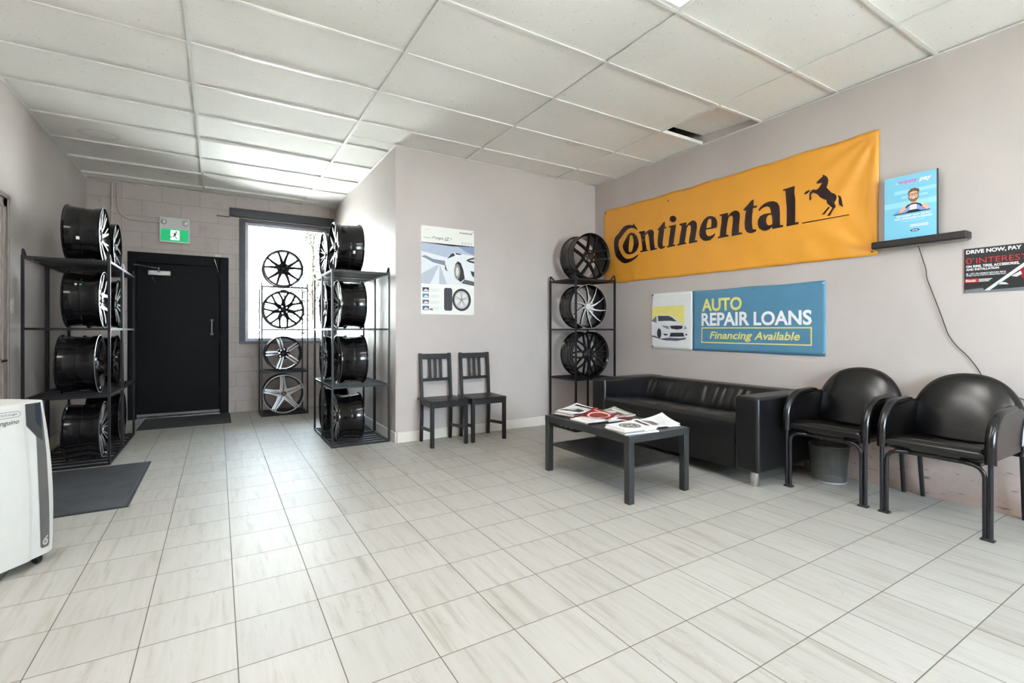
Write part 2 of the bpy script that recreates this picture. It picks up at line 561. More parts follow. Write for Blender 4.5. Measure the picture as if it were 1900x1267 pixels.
# walls (solid, thickness outwards)
struct(MB().box(XL - T, XL, YR - T, YB + T, 0, 3.3).build('wall_left', WALL, sharp=0), 'left wall in pale taupe paint', 'wall')
b = MB().box(XR, XR + T, YR - T, YP + T, 0, 3.3)
b.box(XR - 0.006, XR, YR, YP, 0, 0.895)
struct(b.build('wall_right', WALL_D, sharp=0), 'right wall in taupe paint with a scuffed lower part', 'wall')
b = MB().box(XP, XR, YP, YP + T, 0, 3.3)
b.box(XP + 0.01, XR, YP - 0.004, YP, 0, 0.905)
struct(b.build('wall_middle', WALL, sharp=0), 'taupe wall behind the two wooden chairs', 'wall')
struct(MB().box(XP, XP + T, YP + T, YB + T, 0, 3.3).build('wall_hall', WALL, sharp=0), 'side wall of the entrance recess', 'wall')
SX0, SX1, SZ0, SZ1 = 1.4, 3.2, 0.8, 2.5        # unseen window added behind the viewer to let fill light in
b = MB()
b.box(XL - T, SX0, YR - T, YR, 0, 3.3).box(SX1, XR + T, YR - T, YR, 0, 3.3)
b.box(SX0, SX1, YR - T, YR, 0, SZ0).box(SX0, SX1, YR - T, YR, SZ1, 3.3)
struct(b.build('wall_rear', WALL, sharp=0), 'wall behind the viewer', 'wall')
WX0, WX1, WZ0, WZ1 = 0.285, 1.46, 0.99, 2.72       # window opening
DX0, DX1, DZ1 = -0.965, 0.105, 2.135               # door opening
b = MB()
b.box(XL, DX0, YB, YB + T, 0, 3.3)
b.box(DX0, DX1, YB, YB + T, DZ1, 3.3)
b.box(DX1, WX0, YB, YB + T, 0, 3.3)
b.box(WX0, WX1, YB, YB + T, 0, WZ0)
b.box(WX0, WX1, YB, YB + T, WZ1, 3.3)
b.box(WX1, XP, YB, YB + T, 0, 3.3)
struct(b.build('wall_back', BLOCK, sharp=0), 'painted concrete block wall around door and window', 'wall')

# baseboards
struct(MB().box(XP + 0.012, XR, YP - 0.016, YP, 0, 0.105).build('baseboard_middle', BASEB, bevel=0.004), 'cream baseboard under the taupe wall', 'baseboard')
struct(MB().box(XP - 0.012, XP, YP - 0.016, YB, 0, 0.105).build('baseboard_hall', BASEB, bevel=0.004), 'cream baseboard in the entrance recess', 'baseboard')
struct(MB().box(XL, XL + 0.012, YR, YB, 0, 0.10).build('baseboard_left', BASEB, bevel=0.004), 'cream baseboard along the left wall', 'baseboard')

# ceiling: lay-in panels over a T-bar grid
U0, DU, V0, DV = 1.083, 1.2449, 3.170, 0.6224
TROFF = [(1.083, 2.328, 1.3028, 1.9252), (1.083, 2.328, -1.1868, -0.5644), (-0.162, 1.083, -0.5644, 0.058), (-0.162, 1.083, 1.9252, 2.5476), (-1.39, -0.162, 1.9252, 2.5476)]  # first fixture is in view; the rest are added to brighten the room
us = sorted(set([XL] + [U0 + k * DU for k in range(-2, 5) if XL < U0 + k * DU < XR] + [XR]))
vs_ = [YR] + [V0 + k * DV for k in range(-12, 12) if YR < V0 + k * DV < YB] + [YB]
vcut = sorted(set(vs_ + [YP]))
b = MB()
g = MB()
rng = random.Random(3)
for i in range(len(us) - 1):
    cells = vcut if us[i + 1] > XP else vs_
    for j in range(len(cells) - 1):
        u0, u1, v0, v1 = us[i], us[i + 1], cells[j], cells[j + 1]
        cu, cv = (u0 + u1) / 2, (v0 + v1) / 2
        if v0 > YP - 0.01 and u0 > XP - 0.01:
            continue
        if v0 > YP - 0.01 and u1 > XP:                   # strip left of the recess wall
            u1 = XP
            cu = (u0 + u1) / 2
        if any(a - 0.05 < cu < c + 0.05 and d - 0.05 < cv < e + 0.05 for a, c, d, e in TROFF):
            continue
        z = H + 0.010
        dz = [rng.uniform(0, 0.003) for _ in range(4)]
        if cv > 4.6 and cu < 1.2:                       # warped panels in the recess: a dark slit on one long side
            dz[2] += 0.006; dz[3] += rng.choice([0.002, 0.012])
        if abs(u1 - XR) < 0.01 and abs(v1 - V0) < 0.01:  # one edge panel pushed up out of the grid
            dz = [0.004, 0.05, 0.085, 0.075]
        Pt = [(u0, v0, z + dz[0]), (u1, v0, z + dz[1]), (u1, v1, z + dz[2]), (u0, v1, z + dz[3])]
        top = [(x, y, zz + 0.014) for x, y, zz in Pt]
        A, B = b._v(Pt), b._v(top)
        mi = 1 if (abs(v0 - (V0 + 4 * DV)) < 0.01 and abs(u0 - (U0 - DU)) < 0.01) else 0   # one smooth replacement panel
        b.face(A[::-1], mi); b.face(B, mi)
        for k in range(4):
            b.face([A[k], A[(k + 1) % 4], B[(k + 1) % 4], B[k]])
struct(b.build('ceiling', [CEIL, mat('smooth vinyl faced panel', S(240, 240, 238), 0.4, var=0.02)], sharp=0), 'suspended ceiling of speckled white panels', 'ceiling')
struct(MB().box(XL - T, XR + T, YR - T, YB + T, 3.3, 3.4).build('ceiling_slab', DARKVOID, sharp=0), 'dark slab above the suspended ceiling', 'ceiling')
hb = 0.012
for u in us[1:-1]:
    ymax = YB if u < XP else YP
    g.box(u - hb, u + hb, YR, ymax, H - 0.002, H + 0.002)
    g.box(u - 0.003, u + 0.003, YR, ymax, H, H + 0.035)
for v in vs_[1:-1]:
    xmax = XR if v < YP else XP
    g.box(XL, xmax, v - hb, v + hb, H - 0.0015, H + 0.0015)
    g.box(XL, xmax, v - 0.003, v + 0.003, H, H + 0.035)
struct(g.build('trim_1', GRID, sharp=0), 'white t-bar grid of the ceiling', 'ceiling grid')
g = MB()
for a in ((XL, XL + 0.022, YR, YB), (XR - 0.022, XR, YR, YP), (XP, XR, YP - 0.022, YP), (XP - 0.022, XP, YP - 0.022, YB), (XL, XP, YB - 0.022, YB)):
    g.box(a[0], a[1], a[2], a[3], H - 0.004, H - 0.001)
struct(g.build('trim_2', GRID, sharp=0), 'white angle moulding round the ceiling', 'moulding')

# ceiling lights: one in view, the others added as unseen fill
DIFF = emit('lit diffuser', (1.0, 0.985, 0.95, 1), LIGHT_T)
for k, (a, c, d, e) in enumerate(TROFF):
    lab = ['lit ceiling panel light above the middle of the room', 'added ceiling fill light behind the viewer', 'added ceiling fill light at the rear, left row', 'added ceiling fill light left of the middle of the room', 'added ceiling fill light against the left wall'][k]
    t = thing('ceiling_light', lab, 'ceiling light', ((a + c) / 2, (d + e) / 2, H), 0, 'ceiling panel lights')
    hx, hy = (c - a) / 2 - hb, (e - d) / 2 - hb
    f = MB()
    for s in (-1, 1):
        f.box(s * hx - 0.02, s * hx + 0.02 - 0.0, -hy, hy, 0.002, 0.06) if False else None
        x0, x1 = sorted((s * hx, s * (hx - 0.025)))
        f.box(x0, x1, -hy, hy, 0.001, 0.08)
        y0, y1 = sorted((s * hy, s * (hy - 0.025)))
        f.box(-hx + 0.025, hx - 0.025, y0, y1, 0.001, 0.08)
    f.box(-hx, hx, -hy, hy, 0.08, 0.09)
    f.build('light_frame', GRID, t)
    MB().box(-hx + 0.025, hx - 0.025, -hy + 0.025, hy - 0.025, 0.012, 0.018).build('diffuser', DIFF, t, sharp=0)

# ------------------------------------------------------------------ back door
d = thing('door_1', None, None, ((DX0 + DX1) / 2, YB, 0))
struct(d, 'black steel exit door in the block wall', 'door')
hw = (DX1 - DX0) / 2
b = MB()
b.box(-hw - 0.02, -hw + 0.07, -0.02, 0.12, 0, DZ1 + 0.02)
b.box(hw - 0.085, hw + 0.02, -0.02, 0.12, 0, DZ1 + 0.02)
b.box(-hw + 0.07, hw - 0.085, -0.02, 0.12, DZ1 - 0.115, DZ1 + 0.02)
b.build('door_frame', FRAME_BLK, d, bevel=0.006)
lx0, lx1 = -hw + 0.069, hw - 0.084
leaf = MB().box(lx0, lx1, 0.03, 0.075, 0.017, DZ1 - 0.114).build('door_leaf', FRAME_BLK, d, bevel=0.003)
MB().box(-hw + 0.07, hw - 0.085, 0.0, 0.1, 0, 0.018).build('threshold', CHROME, d)
MB().box(lx0, lx1, 0.015, 0.03, 0.025, 0.055).build('door_sweep', mat('dusty aluminium', S(120, 118, 112), 0.5, metal=0.6), leaf)
cl = MB().box(lx0 + 0.12, lx0 + 0.36, -0.03, 0.03, 1.865, 1.925).build('door_closer', mat('silver closer body', S(190, 188, 184), 0.35, metal=0.5), leaf, bevel=0.006)
MB().tube([(lx0 - 0.02, -0.05, 1.985), (lx0 + 0.24, -0.075, 1.95)], 0.009, 8).tube([(lx0 + 0.24, -0.075, 1.90), (lx0 + 0.24, -0.075, 1.965)], 0.012, 8).build('closer_arm', CHROME, cl)
MB().tube([(lx0 + 0.16, 0.02, 1.85), (lx0 + 0.18, 0.0, 1.80), (lx0 + 0.215, 0.01, 1.755)], 0.004, 6).build('wire', CHROME, cl)
b = MB().box(lx1 - 0.105, lx1 - 0.085, -0.02, 0.0, 1.09, 1.29)
b.box(lx1 - 0.115, lx1 - 0.075, 0.0, 0.03, 1.27, 1.30).box(lx1 - 0.115, lx1 - 0.075, 0.0, 0.03, 1.08, 1.11)
b.build('door_handle', mat('dull door pull', S(96, 96, 98), 0.35, metal=0.6), leaf, bevel=0.004)
b = MB()
for z in (1.83, 1.0, 0.25):
    b.box(lx1 - 0.004, lx1 + 0.012, 0.008, 0.032, z, z + 0.1)
b.build('hinge', CHROME, d, bevel=0.003)
MB().box(hw - 0.14, hw - 0.07, -0.03, -0.02, DZ1 + 0.02, DZ1 + 0.05).build('door_sensor', WHITEP, d)
MB().tube([(hw - 0.15, -0.022, DZ1 - 0.01), (hw - 0.125, -0.03, DZ1 - 0.09), (hw - 0.10, 0.02, DZ1 - 0.19)], 0.004, 6).build('sensor_wire', CHROME, d)
# panels of the leaf's surround darker seam are in the paint

# left wall door, only its casing and lever reach into view
d = thing('door_2', None, None, (XL, 4.6, 0))
struct(d, 'grey brown door in the left wall', 'door')
CASE = mat('taupe brown casing', S(140, 128, 122), 0.45, var=0.1)
b = MB()
b.box(0.0, 0.022, 0.45, 0.55, 0, 2.17).box(0.0, 0.022, -0.55, -0.45, 0, 2.17).box(0.0, 0.022, -0.55, 0.55, 2.07, 2.17)
b.box(0.022, 0.032, 0.515, 0.55, 0, 2.17).box(0.022, 0.032, -0.55, 0.55, 2.135, 2.17)
b.build('casing', CASE, d, bevel=0.004)
MB().box(0.002, 0.012, -0.45, 0.45, 0.01, 2.07).build('door_leaf', mat('taupe door leaf', S(160, 150, 145), 0.45), d)
b = MB().lathe([(0, 0.012), (0.028, 0.012), (0.028, 0.02), (0.011, 0.024), (0.011, 0.06), (0, 0.062)], 20, axis='x', c=(0, 0.38, 0.92))
b.tube([(0.055, 0.38, 0.92), (0.058, 0.30, 0.92), (0.055, 0.26, 0.918)], 0.010, 10)
b.build('door_handle', CHROME, d)

# ------------------------------------------------------------------ window
w = thing('window_1', None, None, ((WX0 + WX1) / 2, YB, WZ0))
struct(w, 'tall window beside the black exit door', 'window')
ww, wh = (WX1 - WX0) / 2, WZ1 - WZ0
b = MB()
b.box(-ww - 0.03, -ww + 0.045, -0.015, 0.13, -0.03, wh)
b.box(ww - 0.03, ww + 0.03, -0.015, 0.13, -0.03, wh)
b.box(-ww + 0.045, ww - 0.03, -0.015, 0.13, wh - 0.03, wh)
b.build('outer_frame', mat('dark plum frame paint', S(60, 56, 66), 0.45, var=0.1), w, bevel=0.004)
MB().box(-ww - 0.03, ww + 0.03, -0.03, 0.13, -0.035, 0.0).build('sill', mat('sill paint', S(96, 92, 98), 0.45, var=0.1), w, bevel=0.004)
b = MB()
fx0, fx1 = -ww + 0.045, ww - 0.03
b.box(fx0, fx0 + 0.04, 0.06, 0.12, 0, wh - 0.03).box(fx1 - 0.04, fx1, 0.06, 0.12, 0, wh - 0.03)
b.box(fx0 + 0.04, fx1 - 0.04, 0.06, 0.12, 0, 0.045).box(fx0 + 0.04, fx1 - 0.04, 0.06, 0.12, wh - 0.075, wh - 0.03)
b.build('sash', mat('grey aluminium sash', S(150, 150, 156), 0.35, metal=0.4), w, bevel=0.004)
gm = bpy.data.materials.new('window glass')
gm.use_nodes = True
nt = gm.node_tree
nt.nodes.clear()
out = node(nt, 'ShaderNodeOutputMaterial')
fr = node(nt, 'ShaderNodeFresnel', ins={0: 1.45})
mx = node(nt, 'ShaderNodeMixShader', ins={0: fr.outputs[0], 1: node(nt, 'ShaderNodeBsdfTransparent', ins={0: (0.94, 0.97, 0.96, 1)}).outputs[0], 2: node(nt, 'ShaderNodeBsdfGlossy', ins={'Roughness': 0.02}).outputs[0]})
nt.links.new(mx.outputs[0], out.inputs[0])
MB().box(fx0 + 0.035, fx1 - 0.035, 0.088, 0.094, 0.04, wh - 0.07).build('pane', gm, w, sharp=0)
b = MB().box(0.135, 1.525, YB - 0.035, YB + 0.02, 2.735, 2.855)
b.box(-0.02, 0.135, YB - 0.004, YB + 0.01, 2.722, 2.735)
struct(b.build('trim_3', mat('black steel lintel', S(40, 38, 46), 0.5, var=0.15), bevel=0.003), 'black steel lintel over the window', 'lintel')

w = thing('fill_window', None, None, ((SX0 + SX1) / 2, YR, SZ0))
struct(w, 'unseen window added behind the viewer to let fill light in', 'window')
sw_, shh = (SX1 - SX0) / 2, SZ1 - SZ0
b = MB()
for x in (-sw_ + 0.03, -sw_ / 3, sw_ / 3, sw_ - 0.03):
    b.box(x - 0.03, x + 0.03, -0.1, -0.02, 0, shh)
for z in (0.03, shh * 0.72, shh - 0.03):
    b.box(-sw_, sw_, -0.095, -0.025, z - 0.03, z + 0.03)
b.build('fill_window_frame', mat('dark bronze frame', S(60, 56, 54), 0.4, metal=0.4), w)
MB().box(-sw_ + 0.03, sw_ - 0.03, -0.064, -0.058, 0.03, shh - 0.03).build('pane', gm, w, sharp=0)
struct(MB().box(-14, 18, -30, YR - 0.16, -0.2, -0.05).build('ground', mat('pale bounce ground', S(186, 184, 178), 0.8, var=0.1), sharp=0), 'pale bounce ground added behind the viewer', 'ground')  # unseen ground added so sunlight bounces up onto the ceiling
# outside: road, pale facade opposite and a thin tree
ASPH = mat('pale pavement', S(190, 188, 182), 0.8, var=0.1)
struct(MB().box(-14, 18, YB + 0.16, 40, -0.2, -0.05).build('ground', ASPH, sharp=0), 'pale ground outside the window', 'ground')
def brick_out():
    m, nt, bb = new_mat('pale painted brick')
    tc = node(nt, 'ShaderNodeTexCoord')
    sw = node(nt, 'ShaderNodeSeparateXYZ', ins={0: tc.outputs['Object']})
    cb = node(nt, 'ShaderNodeCombineXYZ', ins={0: sw.outputs[0], 1: sw.outputs[2], 2: 0.0})
    br = node(nt, 'ShaderNodeTexBrick', ins={'Vector': cb.outputs[0], 'Scale': 1.0, 'Mortar Size': 0.012, 'Brick Width': 0.6, 'Row Height': 0.3, 'Color1': S(240, 238, 234), 'Color2': S(236, 233, 228), 'Mortar': S(205, 200, 194)})
    nt.links.new(br.outputs[0], bb.inputs['Base Color'])
    bb.inputs['Roughness'].default_value = 0.8
    return m
hs = thing('building', 'pale brick building across from the window', 'building', (3.0, 16, -0.05))
MB().box(-7, 7, 0, 5, 0, 4.4).build('facade', brick_out(), hs, sharp=0)
MB().box(-7.1, 7.1, -0.12, 5, 4.4, 4.6).build('parapet', mat('parapet cap', S(206, 202, 196), 0.7), hs)
tr = thing('tree', 'thin young tree outside the window', 'tree', (2.05, 13.0, -0.05))
b = MB().tube([(0, 0, 0), (0.03, 0, 1.0), (-0.02, 0.02, 2.2), (0.02, 0, 3.8)], [0.05, 0.045, 0.03, 0.008], 8)
br_pts = []
rr = random.Random(11)
for k in range(22):
    z = 1.0 + 2.6 * k / 22
    a = rr.uniform(0, 2 * math.pi)
    L = 0.75 * (1 - k / 30)
    e = (math.cos(a) * L, math.sin(a) * L, z + 0.45)
    b.tube([(0, 0, z), (e[0] * 0.5, e[1] * 0.5, z + 0.3), e], [0.014, 0.009, 0.004], 5)
    br_pts.append(((0, 0, z), e))
b.build('trunk', mat('tree bark', S(34, 30, 26), 0.9, spec=0.0), tr)
b = MB()
for k in range(1500):
    p0, p1 = rr.choice(br_pts)
    t_ = rr.uniform(0.35, 1.1)
    c = Vector(p0).lerp(Vector(p1), t_) + Vector((rr.gauss(0, 0.1), rr.gauss(0, 0.1), rr.gauss(0, 0.1)))
    ax = Vector((rr.gauss(0, 1), rr.gauss(0, 1), rr.gauss(0, 1))).normalized()
    bx = ax.orthogonal().normalized()
    s_ = rr.uniform(0.03, 0.055)
    b.poly([c - ax * s_, c + bx * s_ * 0.5, c + ax * s_, c - bx * s_ * 0.5])
b.build('foliage', mat('leaf green', S(24, 27, 18), 0.9, spec=0.0), tr, sharp=0)

# conduits on the block wall
PIPE = mat('painted conduit', S(188, 172, 168), 0.4, var=0.05)
t = tag(MB().tube([(-1.14, YB - 0.012, 3.0), (-1.14, YB - 0.012, 0.9)], 0.0115, 10).build('conduit', PIPE), 'straight painted conduit running down the block wall corner', 'pipe')
b = MB()
pp = [(-1.085, YB - 0.012, 3.0), (-1.085, YB - 0.012, 2.72)]
for k in range(1, 7):
    a = R_(90 * k / 6)
    pp.append((-1.085 + 0.16 * (1 - math.cos(a)), YB - 0.012, 2.72 - 0.16 * math.sin(a)))
pp.append((-0.645, YB - 0.012, 2.558))
b.tube(pp, 0.0115, 10)
tag(b.build('conduit', PIPE), 'bent painted conduit curving across to the exit sign', 'pipe')

# exit sign with twin emergency lamps
t = thing('exit_sign', 'white emergency light box with green running man sign above the black door', 'exit sign', (-0.487, YB, 2.298))
MB().box(-0.165, 0.165, -0.055, 0, 0, 0.333).build('housing', WHITEP, t, bevel=0.006)
GREEN = emit('lit green panel', S(18, 150, 92), 0.75)
WHITEL = emit('lit white panel', S(240, 250, 245), 0.8)
MB().box(-0.150, 0.150, -0.060, -0.055, 0.022, 0.178).build('sign_panel', GREEN, t, sharp=0)
A = Art((-0.150, -0.0602, 0.022), (1, 0, 0), (0, 0, 1), (0, -1, 0))
A.rect(0.105, 0.015, 0.200, 0.142, WHITEL, 1)
DG = ink('dark green print', 14, 92, 64)
A.ell(0.166, 0.121, 0.011, 0.011, DG, 2)
A.line([(0.158, 0.108), (0.146, 0.072)], 0.024, DG, 2)
A.line([(0.146, 0.076), (0.160, 0.055), (0.176, 0.026)], 0.011, DG, 2)
A.line([(0.146, 0.074), (0.130, 0.052), (0.098, 0.052)], 0.011, DG, 2)
A.line([(0.158, 0.106), (0.178, 0.086), (0.196, 0.092)], 0.008, DG, 2)
A.line([(0.154, 0.106), (0.132, 0.108), (0.118, 0.086)], 0.008, DG, 2)
A.build('running_man', t, 0.0009)
LAMPG = mat('lamp glass', S(206, 206, 204), 0.12, metal=0.4)
for s in (-1, 1):
    lm = MB().lathe([(0.034, 0), (0.034, -0.03), (0.028, -0.036), (0.0, -0.026)], 24, axis='y', c=(s * 0.118, -0.055, 0.268)).build('lamp_head', WHITEP, t)
    MB().lathe([(0.026, -0.0365), (0.018, -0.041), (0, -0.044)], 20, axis='y', c=(s * 0.118, -0.055, 0.268)).build('lens', LAMPG, lm)

# light switch
t = tag(MB().box(XL, XL + 0.008, 5.215, 5.33, 1.275, 1.395).build('light_switch', WHITEP, bevel=0.003), 'white light switch plate on the left wall by the door casing', 'light switch')
MB().box(XL + 0.008, XL + 0.014, 5.25, 5.295, 1.30, 1.37).build('rocker', WHITEP, t, bevel=0.002)

# ------------------------------------------------------------------ wheel racks
def make_rack(lx, ly, label):
    """open steel rack, lx wide, ly deep; root at the centre of its footprint"""
    t = thing('wheel_rack', label, 'wheel rack', group='wheel racks')
    r = 0.0095
    hx, hy = lx / 2 - r, ly / 2 - r
    HT = 1.745
    for sx in (-1, 1):
        for sy in (-1, 1):
            link('post', MB().box(sx * hx - r, sx * hx + r, sy * hy - r, sy * hy + r, 0, HT).mesh('post', BLACK_STEEL), t)
            p = [(sx * hx, sy * hy, HT - 0.005), (sx * hx, sy * hy, HT + 0.035), (sx * hx, sy * (hy - 0.006), HT + 0.043), (sx * hx, sy * (hy - 0.016), HT + 0.042), (sx * hx, sy * (hy - 0.075), HT - 0.008)]
            MB().tube(p, 0.008, 8).build('corner_hook', BLACK_STEEL, t)
    for z in (0.0095, 0.585, 1.155, 1.728):
        b = MB()
        for s in (-1, 1):
            b.box(-hx + r, hx - r, s * hy - r, s * hy + r, z - r, z + r)
            b.box(s * hx - r, s * hx + r, -hy + r, hy - r, z - r, z + r)
        n = 5
        for k in range(1, n):
            y = -hy + 2 * hy * k / n
            b.box(-hx + r, hx - r, y - 0.0095, y + 0.0095, z - 0.004, z + r)
        b.build('shelf', BLACK_STEEL, t, sharp=0)
    return t

def place_rack(x0, x1, y0, y1, label):
    t = make_rack(x1 - x0, y1 - y0, label)
    t.location = ((x0 + x1) / 2, (y0 + y1) / 2, 0)
    return t

place_rack(-1.335, -0.782, 5.285, 5.925, 'black steel wheel rack by the left wall, nearest the rubber mat')
place_rack(-1.335, -0.782, 5.955, 6.695, 'black steel wheel rack by the left wall, nearest the exit door')
place_rack(0.938, 1.512, 4.895, 5.435, 'black steel wheel rack at the wall corner by the wooden chairs')
place_rack(0.942, 1.515, 5.46, 5.94, 'black steel wheel rack behind the one at the wall corner, nearer the window')
place_rack(0.486, 1.066, 7.165, 7.665, 'black steel wheel rack standing in front of the window')
place_rack(3.425, 4.03, 4.25, 4.755, 'black steel wheel rack in the corner behind the sofa')

# ------------------------------------------------------------------ alloy wheels
def rim_mesh(R, w, mats, thin=False):
    h = w / 2
    prof = [(R - 0.016, -h + 0.014), (R - 0.005, -h), (R, -h + 0.001), (R, -h + 0.010), (R - 0.009, -h + 0.015), (R - 0.011, -h + 0.05), (R - 0.021, -h + 0.066), (R - 0.022, -h + 0.13), (R - 0.0185, -h + 0.134), (R - 0.0185, -h + 0.142), (R - 0.020, -h + 0.146), (R - 0.014, h - 0.04), (R - 0.011, h - 0.018), (R, h - 0.010), (R, h - 0.001), (R - 0.006, h),
            (R - 0.02, h - 0.016), (R - 0.026, h - 0.055), (R - 0.034, -h + 0.13), (R - 0.036, -h + 0.07), (R - 0.026, -h + 0.03)]
    ms = ([0, 1] if thin else [1, 1]) + [0] * (len(prof) - 2)
    ms[-1] = 0
    return MB().lathe(prof, 56, axis='y', closed=True, ms=ms).mesh('rim', mats, 40)

def spoke_mesh(R, w, arms, face, side, depth=0.03):
    b = MB()
    yf = -w / 2
    for arm in arms:
        A = []
        n = len(arm)
        P = [Vector((rn * R * math.cos(R_(dg)), 0, rn * R * math.sin(R_(dg)))) for rn, dg, _, _ in arm]
        for i, (rn, dg, ww, yy) in enumerate(arm):
            t = (P[min(i + 1, n - 1)] - P[max(i - 1, 0)]).normalized()
            s = Vector((-t.z, 0, t.x))
            ww = ww * R / 0.25
            y = yf + yy
            A.append([b.bm.verts.new(q) for q in (P[i] - s * ww / 2 + Vector((0, y, 0)), P[i] + s * ww / 2 + Vector((0, y, 0)),
                      P[i] + s * (ww * 0.62 + 0.003) + Vector((0, y + depth * 0.45, 0)), P[i] + s * ww * 0.5 + Vector((0, y + depth, 0)), P[i] - s * ww * 0.5 + Vector((0, y + depth, 0)), P[i] - s * (ww * 0.62 + 0.003) + Vector((0, y + depth * 0.45, 0)))])
        for i in range(n - 1):
            for k in range(6):
                j = (k + 1) % 6
                b.face([A[i][k], A[i][j], A[i + 1][j], A[i + 1][k]], 0 if k == 0 else 1)
        b.face(A[0][::-1], 1)
        b.face(A[-1], 1)
    return b.mesh('spoke', [face, side], 30)

# arms of one spoke: (radius/R, degrees, width, distance back from the front plane)
E0 = 0.93
def two(r0, a0, r1, a1, w0, w1, y0=0.03, y1=0.012):
    return [[(r0, s * a0, w0, y0), ((r0 + r1) / 2, s * (a0 * 0.4 + a1 * 0.6), (w0 + w1) / 2, (y0 + y1) / 2 - 0.002), (r1, s * a1, w1, y1)] for s in (-1, 1)]
STY = {
    'vee': dict(n=5, arms=two(0.2, 8, E0, 16, 0.034, 0.017), hub=0.31, face=SATIN, side=SATIN, lip=SATIN, cap=0.075, bolts=5),
    'mesh': dict(n=7, arms=[[(0.2, 0, 0.045, 0.03), (0.52, 0, 0.032, 0.018)]] + [[(0.46, s * 1.5, 0.022, 0.019), (0.72, s * 11, 0.017, 0.014), (E0, s * 15, 0.018, 0.012)] for s in (-1, 1)], hub=0.27, face=SATIN, side=SATIN, lip=SATIN, cap=0.08, bolts=5),
    'twin': dict(n=5, arms=[[(0.24, s * 14, 0.020, 0.03), (0.55, s * 7.5, 0.019, 0.018), (E0, s * 5.2, 0.019, 0.012)] for s in (-1, 1)], hub=0.34, face=MACH, side=GUN, lip=GUN, cap=0.1, bolts=8, hubm=SATIN, rim=GUN),
    'star': dict(n=5, arms=[[(0.1, s * 40, 0.04, 0.03), (0.3, s * 22, 0.034, 0.024), (0.5, s * 11, 0.022, 0.018), (0.72, s * 6.8, 0.016, 0.014), (E0, s * 5.2, 0.015, 0.012)] for s in (-1, 1)] + [[(0.15, 0, 0.03, 0.038), (E0, 0, 0.014, 0.024)]], hub=0.17, face=MACH, side=GUN, lip=MACH, cap=0.12, bolts=0, hubm=GUN, rim=GUN, star=True),
    'split5': dict(n=5, arms=[[(0.26, s * 42, 0.030, 0.035), (0.6, s * 17.5, 0.025, 0.018), (E0, s * 11.5, 0.026, 0.012)] for s in (-1, 1)], hub=0.30, face=GLOSS, side=GLOSS, lip=GLOSS, cap=0.09, bolts=5),
    'twist': dict(n=10, arms=[[(0.14, -6, 0.026, 0.03), (0.4, 3, 0.016, 0.02), (0.7, 10, 0.011, 0.014), (E0 + 0.02, 15, 0.007, 0.01)]], hub=0.2, face=MACH, side=GLOSS, lip=MACH, cap=0.15, bolts=0, capm=mat('satin silver cap', S(206, 204, 198), 0.4, metal=0.2)),
    'cross': dict(n=10, arms=[[(0.2, 0, 0.024, 0.032), (0.52, 0, 0.02, 0.018)]] + [[(0.48, s * 1.5, 0.017, 0.019), (0.7, s * 8, 0.013, 0.014), (E0, s * 13, 0.013, 0.012)] for s in (-1, 1)], hub=0.28, face=GLOSS, side=GLOSS, lip=GLOSS, cap=0.0, bolts=5, open=0.085),
    'fan': dict(n=9, arms=[[(0.18, 0, 0.034, 0.032), (0.5, 2, 0.022, 0.02), (E0, 6, 0.017, 0.011)], [(0.45, 6, 0.014, 0.024), (E0, 19, 0.012, 0.012)]], hub=0.26, face=MACH, side=GLOSS, lip=MACH, cap=0.1, bolts=5),
    'y5': dict(n=5, arms=[[(0.16, 0, 0.07, 0.035), (0.45, 0, 0.05, 0.022)]] + [[(0.42, s * 5, 0.03, 0.022), (0.68, s * 15, 0.026, 0.014), (E0, s * 20, 0.024, 0.011)] for s in (-1, 1)], hub=0.24, face=MACH, side=GLOSS, lip=MACH, cap=0.1, bolts=5),
    'many': dict(n=12, arms=two(0.2, 3, E0, 5.5, 0.013, 0.009), hub=0.26, face=MACH, side=GLOSS, lip=MACH, cap=0.1, bolts=5),
    'blade': dict(n=7, arms=two(0.18, 9, E0, 9, 0.022, 0.02), hub=0.25, face=MACH, side=GLOSS, lip=GLOSS, cap=0.1, bolts=5),
    'dark5': dict(n=5, arms=two(0.18, 14, E0, 10, 0.04, 0.032), hub=0.25, face=GLOSS, side=GLOSS, lip=MACH, cap=0.1, bolts=5),
}
_wm = {}
